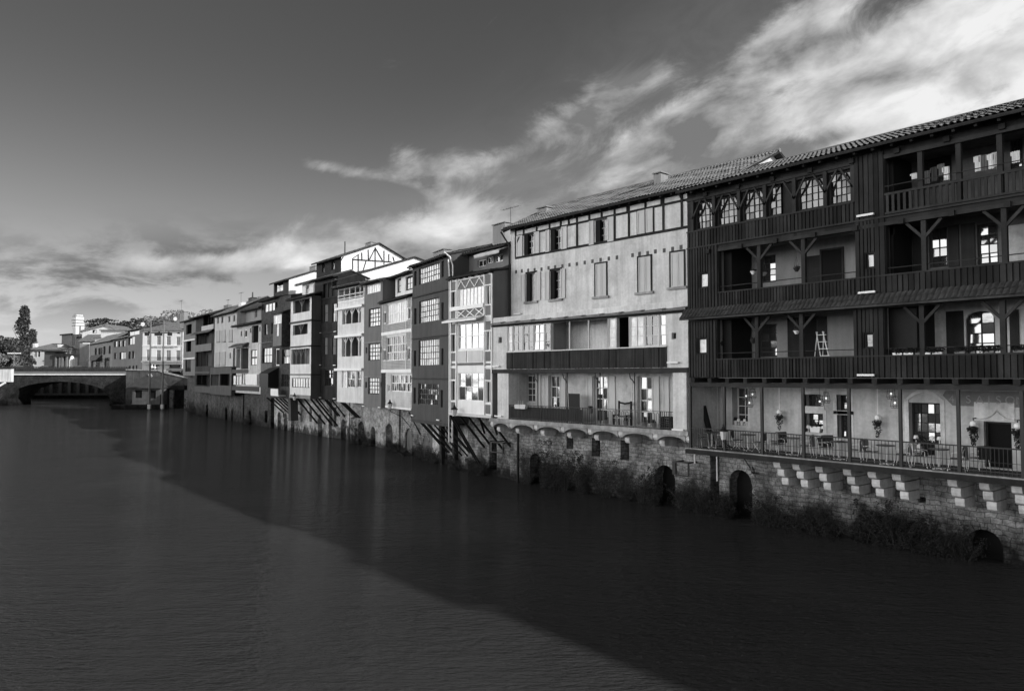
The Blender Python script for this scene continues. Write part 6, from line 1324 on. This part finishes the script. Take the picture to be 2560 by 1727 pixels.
globe('B6', 1088, 580, True, 'on a long rod left of the mullioned window', 110); globe('A8', 390, 752, True, 'on a long rod left of the arched window', 110); globe('A8', 1638, 830, False, 'left of the dark doorway', 190); globe('A8', 2215, 860, False, 'right of the dark doorway', 190)
# lit wire cage lanterns in hanging clusters
def cage(r, x, y, lb):
    off = 1.5; s_, z = h.P(r, x, y, off); o = empty('cage_lantern', on(h, s_, off, z), h.rz, lb, 'lantern', 'lit cage lanterns under the gallery'); m = MB(); n = 8
    pf = [(.09, .26), (.14, .1), (.17, -.12), (.14, -.2)]
    for k in range(n): a = 6.283*k/n; m.tube([(q*math.cos(a), q*math.sin(a), z_) for q, z_ in pf], .008, 4)
    for q, z_ in pf: m.tube([(q*math.cos(6.283*k/12), q*math.sin(6.283*k/12), z_) for k in range(13)], .009, 4)
    m.tube([(0, 0, .26), (0, 0, zb1-.1-z)], .008, 4); m.build('cage', M('cage_wire', .12, .6, .1), o); m = MB(); m.sphere((0, 0, 0), .042, 8, 6); m.build('bulb', bulb, o, True)
for i, (r, x, y, lb) in enumerate((('B6', 552, 320, 'lit cage lantern, left one of the upper pair at the first cafe window'), ('B6', 655, 292, 'lit cage lantern, right one of the upper pair at the first cafe window'), ('B6', 606, 430, 'lit cage lantern, the lowest of three at the first cafe window'), ('B6', 1740, 408, 'lit cage lantern, lower one of the pair at the mullioned window'), ('B6', 1842, 356, 'lit cage lantern, upper one of the pair at the mullioned window'), ('A8', 562, 440, 'lit cage lantern, upper one of the pair before the arched window'), ('A8', 612, 558, 'lit cage lantern, lower one of the pair before the arched window'))): cage(r, x, y, lb)
# planters, pots and odds and ends on the galleries
for i, (x0, x1, yb, yt, mt) in enumerate(((128, 232, 1522, 1488, white), (247, 350, 1520, 1486, white), (375, 425, 1520, 1490, plaster_g), (482, 540, 1515, 1490, white), (560, 670, 1515, 1485, offwhite), (802, 918, 1508, 1475, plaster_g), (972, 1030, 1508, 1482, plaster_g), (1045, 1110, 1508, 1485, offwhite), (1135, 1232, 1506, 1476, plaster_g), (1250, 1305, 1506, 1486, offwhite), (1440, 1560, 1500, 1470, plaster_g))):
    s0, z0_ = h.P('B5', x0, yb, -.02); s1, z1_ = h.P('B5', x1, yt, -.02); o = empty('flower_box', on(h, (s0+s1)/2, .12, zr1+.002), h.rz, f'{["white", "grey"][mt is plaster_g]} flower box on the lower right gallery rail, number {i+1} from the left along that rail' if False else f'{"grey" if mt is plaster_g else "white"} flower box, {["leftmost", "second", "third", "fourth", "fifth", "sixth", "seventh", "eighth", "ninth", "tenth", "last"][i]} from the left on the lower right gallery rail', 'flower box', 'flower boxes on the gallery rail')
    w = (s1-s0)/2; hh_ = max(.12, z1_-z0_)*.9; m = MB(); m.prism([(-w*.92, 0), (w*.92, 0), (w, hh_), (-w, hh_)], -.09, .09, 'y'); m.build('planter', mt, o); k = MB(); k.tube([(-w*.95, 0, hh_+.02), (w*.95, 0, hh_+.02)], .06, 6)
    for t in range(4): clump(k, (w*(-.66+.44*t), 0, hh_+.06), .15, 50, .045, .9)
    k.build('plant', leaf, o)
def hangpot(r, x, y, lb, off, mat, zc_):
    s_, z = h.P(r, x, y, off); o = empty('hanging_pot', on(h, s_, off, z), h.rz, lb, 'hanging pot', 'pots hanging in the galleries'); m = MB(); m.lathe(0, 0, [(.06, -.1), (.13, .03), (.14, .05)], 10); m.build('pot', mat, o); m = MB()
    for a in (0, 2.1, 4.2): m.tube([(.13*math.cos(a), .13*math.sin(a), .05), (0, 0, .55)], .006, 3)
    m.tube([(0, 0, .55), (0, 0, zc_-z)], .006, 3); m.build('cord', iron, o); k = MB(); k.tube([(0, 0, .03), (0, 0, .12)], .09, 6); clump(k, (0, 0, .08), .15, 40, .045, .7); k.build('plant', leaf, o)
hangpot('R7', 495, 1192, 'white pot hanging left of the first post in the upper left gallery', .35, white, zt2); hangpot('R7', 570, 1200, 'grey pot hanging right of the first post in the upper left gallery', .4, plaster_m, zt2); hangpot('R7', 788, 1172, 'dark pot hanging left of the second post in the upper left gallery', .35, wood2, zt2)
hangpot('R8', 421, 262, 'dark pot hanging left of the first post in the lower left gallery', .35, wood2, zt1); hangpot('R8', 672, 206, 'white pot hanging by the second post in the lower left gallery', .35, white, zt1); hangpot('R8', 236, 275, 'small dark pot hanging at the far left of the lower left gallery', .5, wood2, zt1)
# aluminium step ladder
s_, z_ = h.P('R8', 812, 350, .5); o = empty('step_ladder', on(h, s_, .6, zr1-.65), h.rz, 'shiny aluminium step ladder standing in the lower left gallery', 'ladder'); m = MB()
for x in (-.2, .2): m.tube([(x*.7-.1, 0, 1.75), (x+.25, 0, 0)], .022, 5); m.tube([(x*.7-.1, .1, 1.75), (x-.35, .25, 0)], .018, 5)
for k in range(6): t = (k+.5)/6; m.box(-.17+.28*(1-t)-.1+.05, .13+.28*(1-t)+.04, -.04, .05, 1.75*t-.012, 1.75*t+.012)
m.build('rails', steel, o)
# washing on the top gallery
def garment(i, x0, x1, y0, y1, mat, lb):
    off = .55; s0, zt_ = h.P('B4', x0, y0, off); s1, zb_ = h.P('B4', x1, y1, off); o = empty('garment', on(h, (s0+s1)/2, off, zt_), h.rz, lb, 'laundry', 'washing hung in the top gallery'); m = MB(); w = max(.1, (s1-s0)/2); hg = zt_-zb_; n = 10
    prof = [(-w+2*w*k/n, .03*math.sin(k*1.9+i)) for k in range(n+1)]; pts = prof+[(x, y+.025) for x, y in prof[::-1]]; m.prism(pts, -hg, 0, 'z'); 
    m.prism([(-w*1.02, -.01), (-w*1.35, -.02), (-w*1.35, .03), (-w*1.02, .04)], -hg*.38, -.02, 'z'); m.build('cloth', mat, o)
for i, g in enumerate(((1342, 1398, 620, 825, cloth_w, 'white shirt hung left of the bright white shirt'), (1400, 1500, 615, 815, cloth_g, 'grey towel hung between two white shirts'), (1525, 1590, 592, 790, cloth_w, 'bright white shirt hung by the third post'), (1592, 1625, 570, 765, cloth_w, 'narrow white cloth hung beside the bright white shirt'), (1628, 1655, 575, 800, cloth_g, 'narrow grey cloth against the third post'), (630, 690, 830, 1000, cloth_g, 'grey garment hung just right of the first post'), (715, 800, 780, 960, M('mid_cloth', .1), 'wide dark garment in the second bay of washing'), (840, 880, 730, 880, cloth_g, 'narrow grey garment in the second bay of washing'), (905, 950, 770, 950, cloth_w, 'pale patterned garment in the second bay of washing'), (462, 490, 860, 935, cloth_w, 'small white cloth left of the first post'), (1845, 1960, 560, 700, cloth_w, 'pale square cloth at the right end of the top gallery'))): garment(i, *g)
# things on the balcony of the plaster house
h = H2; fx = lambda x, o=.5: h.s_('B7', x, 500, o)
def simple(name, lb, cat, boxes, mat, x, y, z, hh=None, rz=0): 
    hh = hh or h; o = empty(name, on(hh, x, y, z), hh.rz+rz, lb, cat); m = MB()
    for b_ in boxes: m.box(*b_)
    m.build('body', mat, o); return o
w = fx(935, .8)-fx(770, .8); zt_ = h.z('B7', 850, 352, .8)-zsl
o = simple('black_screen', 'black upright panel standing on the balcony of the plaster house', 'panel', [(-w/2, w/2, -.02, .02, .05, zt_), (-w/2, -w/2+.06, -.2, .2, 0, .05), (w/2-.06, w/2, -.2, .2, 0, .05)], blackwood, (fx(770, .8)+fx(935, .8))/2, .8, zsl)
o = empty('broom', on(h, fx(792, .15), .12, zsl), h.rz, 'pale broom leaning on the balcony railing before the black panel', 'broom'); m = MB(); m.tube([(0, 0, .12), (-.02, -.05, 1.75)], .018, 6); m.build('handle', steel, o); m = MB(); m.box(-.14, .14, -.04, .04, .05, .13); m.build('head', white, o)
a, b = fx(50, -.1), fx(205, -.1); o = empty('flower_box', on(h, (a+b)/2, -.12, zsl+.72), h.rz, 'pale double flower box hooked on the balcony railing of the plaster house', 'flower box'); m = MB(); w = (b-a)/2; m.prism([(-w*.9, 0), (-.01, 0), (-.01, .26), (-w, .26)], -.1, .1, 'y'); m.prism([(.01, 0), (w*.9, 0), (w, .26), (.01, .26)], -.1, .1, 'y'); m.build('planter', offwhite, o); m = MB()
for x in (-.5, -.1, .3): m.tube([(x*w, 0, .26), (x*w+.02, 0, .5)], .012, 4)
m.build('stakes', white, o)
o = empty('garden_bench', on(h, fx(1525, 1.0), 1.0, zsl), h.rz, 'dark framed bench against the wall between the balcony doors', 'bench'); m = MB(); w = (fx(1605, 1)-fx(1440, 1))/2
for x in (-w, w): m.box(x-.04, x+.04, .2, .28, 0, 1.35); m.box(x-.04, x+.04, -.25, -.17, 0, .6); m.box(x-.035, x+.035, -.25, .2, .55, .6)
m.box(-w, w, .21, .25, .46, .52); m.build('frame', wood, o); m = MB(); m.box(-w, w, -.25, .2, .4, .45); m.build('seat', offwhite, o); m = MB(); m.prism([(-w, 1.22), (0, 1.15), (w, 1.22), (w, 1.32), (0, 1.25), (-w, 1.32)], .21, .25, 'y'); m.build('top_rail', wood, o)
o = simple('mail_box', 'small white box fixed to the wrought balcony railing', 'box', [(-.1, .1, -.08, .0, -.11, .11), (-.02, .02, .0, .03, -.02, .02)], white, fx(1860, -.03), -.03, h.z('B7', 1860, 642, -.03))
for i, (x, d, lb) in enumerate(((1575, .7, 'potted plant beside the bench on the plaster house balcony'), (1300, .5, 'dark potted plant before the middle balcony door'), (1835, .6, 'dark potted plant before the right balcony door'), (1960, .4, 'leafy plant at the right end of the balcony railing'), (1085, .3, 'dark pot hanging on the railing left of the middle door'))): pot('flower_pot', h, fx(x, d), d, zsl+(.02 if i < 4 else .62), .3, .28, plaster_g, lb, 'pots on the plaster house balcony'); 
simple('storage_crate', 'dark slatted crate at the right end of the plaster house balcony', 'crate', [(-.35, .35, -.2, .2, 0, .06)]+[(-.35, .35, -.2, .2, .1+.12*k, .18+.12*k) for k in range(5)]+[(-.3, -.26, -.18, .18, .05, .6), (.26, .3, -.18, .18, .05, .6)], wood, fx(2150, .4), .4, zsl)
# street lanterns fixed under the houses
def wall_lantern(hh, r, x, y, lb, off, sc=1.0):
    s_, z = hh.P(r, x, y, off); o = empty('wall_lantern', on(hh, s_, off, z), hh.rz, lb, 'lantern', 'street lanterns along the house row'); m = MB()
    m.lathe(0, 0, [(.13, -.3), (.2, .12), (.2, .14)], 6); m.build('glass', offwhite, o); m = MB(); m.lathe(0, 0, [(.25, .14), (.26, .17), (.1, .3), (.1, .36), (.05, .4), (.05, .5), (.01, .52)], 8); m.build('cap', iron, o); m = MB(); m.tube([(0, 0, -.34), (.02, .05, -.5), (.3, 1.0, -1.0), (.5, 1.7, -1.9)], .03, 5); m.build('arm', iron, o); o.scale = (sc,)*3
wall_lantern(H1, 'A7', 550, 225, 'street lantern standing at the far end of the cafe railing', -.25, .85); wall_lantern(H3, 'R4', 672, 1222, 'street lantern at the foot of the ornate glazed bay house', -.5); wall_lantern(H5, 'R4', 213, 1178, 'street lantern below the slatted house', -.4); wall_lantern(H9, 'R3', 222, 1200, 'street lantern below the white fronted house with the dark side', -.4)
# iron frames and the bird on its bracket
def iframe(hh, r, x0, x1, y0, y1, off, lb):
    a, b, c_, d_ = hh.rect(r, x0, y0, x1, y1, off); o = empty('iron_frame', on(hh, a, off, c_), hh.rz, lb, 'frame', 'black iron frames on the river wall'); m = MB(); L_, H_ = b-a, d_-c_
    for p, q in (((0, 0, 0), (L_, 0, 0)), ((0, 0, H_), (L_, 0, H_)), ((0, 0, 0), (0, 0, H_)), ((L_, 0, 0), (L_, 0, H_)), ((0, 0, H_), (0, 1.2, H_)), ((L_, 0, H_), (L_, 1.2, H_))): m.bar(p, q, .07)
    m.box(-.2, .05, 0, .06, 0, H_); m.build('bars', iron, o)
iframe(H2, 'R6', 1468, 1572, 1297, 1412, .9, 'black iron frame beside the arch below the plaster house'); iframe(H2, 'R6', 30, 118, 1143, 1230, .9, 'black iron frame below the ornate bay house'); iframe(H10, 'A4', 398, 492, 1035, 1135, .6, 'black iron frame below the brick house')
h = H1; s_, z_ = h.P('A7', 945, 712, cd-.3); o = empty('wall_bracket', on(h, s_, cd-.3, z_), h.rz, 'dark timber bracket sticking out beside the cafe arch', 'bracket'); m = MB(); m.bar((.15, -.3, 0), (-.35, .3, -.05), .07); m.build('beam', blackwood, o)
o = empty('pigeon', on(h, s_-.0, cd-.42, z_+.045), h.rz+2.4, 'small dark bird perched on the bracket beside the cafe arch', 'bird'); m = MB(); m.tube([(-.2, 0, -.0), (-.12, 0, .06), (0, 0, .1), (.09, 0, .15), (.13, 0, .21), (.17, 0, .215), (.205, 0, .205)], .05, 8); 
pv = m.v; cen = [(-.2, .02), (-.12, .035), (0, .062), (.09, .05), (.13, .035), (.17, .025), (.205, .006)]; ctr = [(-.2, 0, 0), (-.12, 0, .06), (0, 0, .1), (.09, 0, .15), (.13, 0, .21), (.17, 0, .215), (.205, 0, .205)]
for i in range(7):
    for k in range(8): v = Vector(pv[i*8+k])-Vector(ctr[i]); v = v.normalized()*cen[i][1]; pv[i*8+k] = tuple(Vector(ctr[i])+v)
m.tube([(.0, .02, .06), (.01, .02, 0)], .006, 4); m.tube([(.0, -.02, .06), (.01, -.02, 0)], .006, 4); m.build('body', cloth_d, o, True)
# ================================================================== shrubs at the foot of the walls
def shrub(hh, r, x, ytop, off, wid, lb, dens=1.0, mat=None, base=-.1, group='shrubs along the river wall'):
    s_, zt = hh.P(r, x, ytop, off); H_ = max(.6, zt-base); o = empty('shrub', on(hh, s_, off, base), hh.rz, lb, 'shrub', group); m = MB(); k = MB(); n = max(6, int(12*dens)); lf = random.uniform(.026, .044)
    for i in range(n):
        a = random.uniform(0, 6.28); q = wid*math.sqrt(random.random())*1.1; hx = H_*random.choice((random.uniform(.3, .6), random.uniform(.5, .85), random.uniform(.8, 1.08)))*(1-.35*(q/wid/1.1)**2)
        tip = (math.cos(a)*q, math.sin(a)*q*.4-.12, hx); mid = (tip[0]*.55+random.uniform(-.1, .1), tip[1]*.55, hx*.6)
        m.tube([(math.cos(a)*q*.25, math.sin(a)*q*.1, 0), mid, tip], .016, 4, .004)
        for b in range(3):                                   # side twigs with their own leaves
            t_ = random.uniform(.35, 1.0); p = Vector(mid).lerp(Vector(tip), max(0, (t_-.5)*2)) if t_ > .5 else Vector(mid)*(t_*2); e = p+Vector((random.uniform(-.35, .35), random.uniform(-.2, .1), random.uniform(0, .3))); m.tube([tuple(p), tuple(e)], .007, 3, .003)
            clump(k, tuple(e), random.uniform(.1, .22), random.randint(14, 40), lf)
        for t_ in (.95, .75, .5, .25, .1): clump(k, (tip[0]*t_, tip[1]*t_, hx*t_), .12+.22*(1-t_), int(random.uniform(20, 46)), lf)
    m.build('stems', bark, o); k.build('foliage', mat or leaf, o); return o
c = cd-.55
for x, y, w_, d, lb in ((60, 800, .9, 1.1, 'dark shrub under the far left end of the cafe terrace'), (260, 700, .8, .9, 'tall dark shrub left of the pale rain pipe under the cafe'), (440, 880, .8, 1.2, 'dense dark shrub at the foot of the rain pipe left of the cafe arch'), (560, 1000, .6, 1.0, 'low dark shrub at the left jamb of the cafe arch'), (1000, 960, .8, .7, 'thin shrub right of the cafe arch'), (1170, 985, .8, .9, 'shrub below the first stepped corbel'), (1450, 1110, .9, .8, 'low shrub below the second stepped corbel'), (1700, 1100, .9, .8, 'spreading twiggy shrub below the third stepped corbel'), (1900, 1130, .9, .9, 'spreading low shrub below the fourth stepped corbel')): shrub(h, 'A7', x, y, c, w_, lb, d)
for x, y, w_, d, lb in ((230, 690, .7, .5, 'thin upright twigs below the fifth stepped corbel'), (420, 830, .8, .9, 'shrub below the sixth stepped corbel'), (620, 700, 1.2, 1.9, 'largest dark bush on the wall right of the sixth corbel'), (860, 880, .9, 1.1, 'dark bush right of the largest bush'), (1060, 890, .8, .6, 'open leafy shrub below the seventh stepped corbel'), (1270, 940, .7, .7, 'leafy shrub at the left of the big river arch'), (1330, 1090, .7, 1.0, 'low bush at the left jamb of the big river arch')): shrub(h, 'B8', x, y, c, w_, lb, d)
h = H2; c = bd2-.5
for x, y, w_, d, lb in ((300, 1190, .9, 1.0, 'shrub under the left end of the pale balcony'), (450, 1085, .9, 1.0, 'pale lit shrub under the second balcony arch'), (590, 1130, .9, 1.3, 'tall dark shrub under the third balcony arch'), (740, 1150, .9, 1.3, 'wide dark shrub left of the first dark slot'), (930, 1180, .9, 1.2, 'dark shrub between the two dark slots'), (1080, 1290, .9, 1.2, 'dark shrub under the right hand dark slot'), (1200, 1180, .8, .7, 'thin leafy shrub right of the right hand slot'), (1290, 1290, .7, .9, 'low shrub at the left jamb of the arch below the plaster house'), (1570, 1340, .6, .9, 'low shrub right of the arch below the plaster house'), (520, 1280, .9, 1.2, 'low dark shrub before the third balcony arch')): shrub(h, 'R6', x, y, c, w_, lb, d)
for hh, x, y, w_, d, lb in ((H5, 100, 1060, 1.0, 1.3, 'dark bush at the water below the slatted house arch'), (H5, 300, 980, .9, 1.2, 'dark bush at the right end of the slatted house base'), (H4, 560, 1020, 1.0, .9, 'bush at the braces of the grey house'), (H4, 450, 1060, 1.0, 1.2, 'low dark bush at the left of the grey house base'), (H3, 900, 1080, 1.1, 1.2, 'dark bush at the left foot of the ornate bay house'), (H3, 1180, 1090, .9, 1.0, 'bush in the middle below the ornate bay house'), (H3, 1320, 1120, .9, 1.0, 'bush at the right below the ornate bay house')): shrub(hh, 'A5', x, y, 1.35, w_, lb, d)
shrub(H7, 'R3', 640, 1290, 1.2, 1.6, 'ivy bush climbing the base of the white galleried house', 1.8); shrub(H6, 'R3', 740, 1400, 1.2, 1.2, 'low dark bush below the narrow grey house', 1.2); shrub(H5, 'R4', 230, 1440, 1.3, 1.3, 'broad low bush in front of the slatted house arch', 1.4); shrub(H14, 'A2', 260, 1000, .4, 2.2, 'big dark shrub at the foot of the end house', 1.8); shrub(QW, 'A6', 1450, 760, -.8, 3.2, 'dark overgrowth on the quay wall right of the floodlight poles', 2.0); shrub(QW, 'A6', 380, 830, -1.5, 2.2, 'dark bush on the landing left of the river cabin', 1.6); shrub(QW, 'A6', 1180, 560, -.6, 2.6, 'ivy mass between the river cabin and the dark quay opening', 2.0); shrub(H13, 'A2', 420, 1060, .4, 2.0, 'dark shrub below the dark balcony house', 1.4); shrub(H11, 'A2', 1200, 1290, .8, 1.2, 'low pale shrub below the low pale house', 1.0, leaf2)
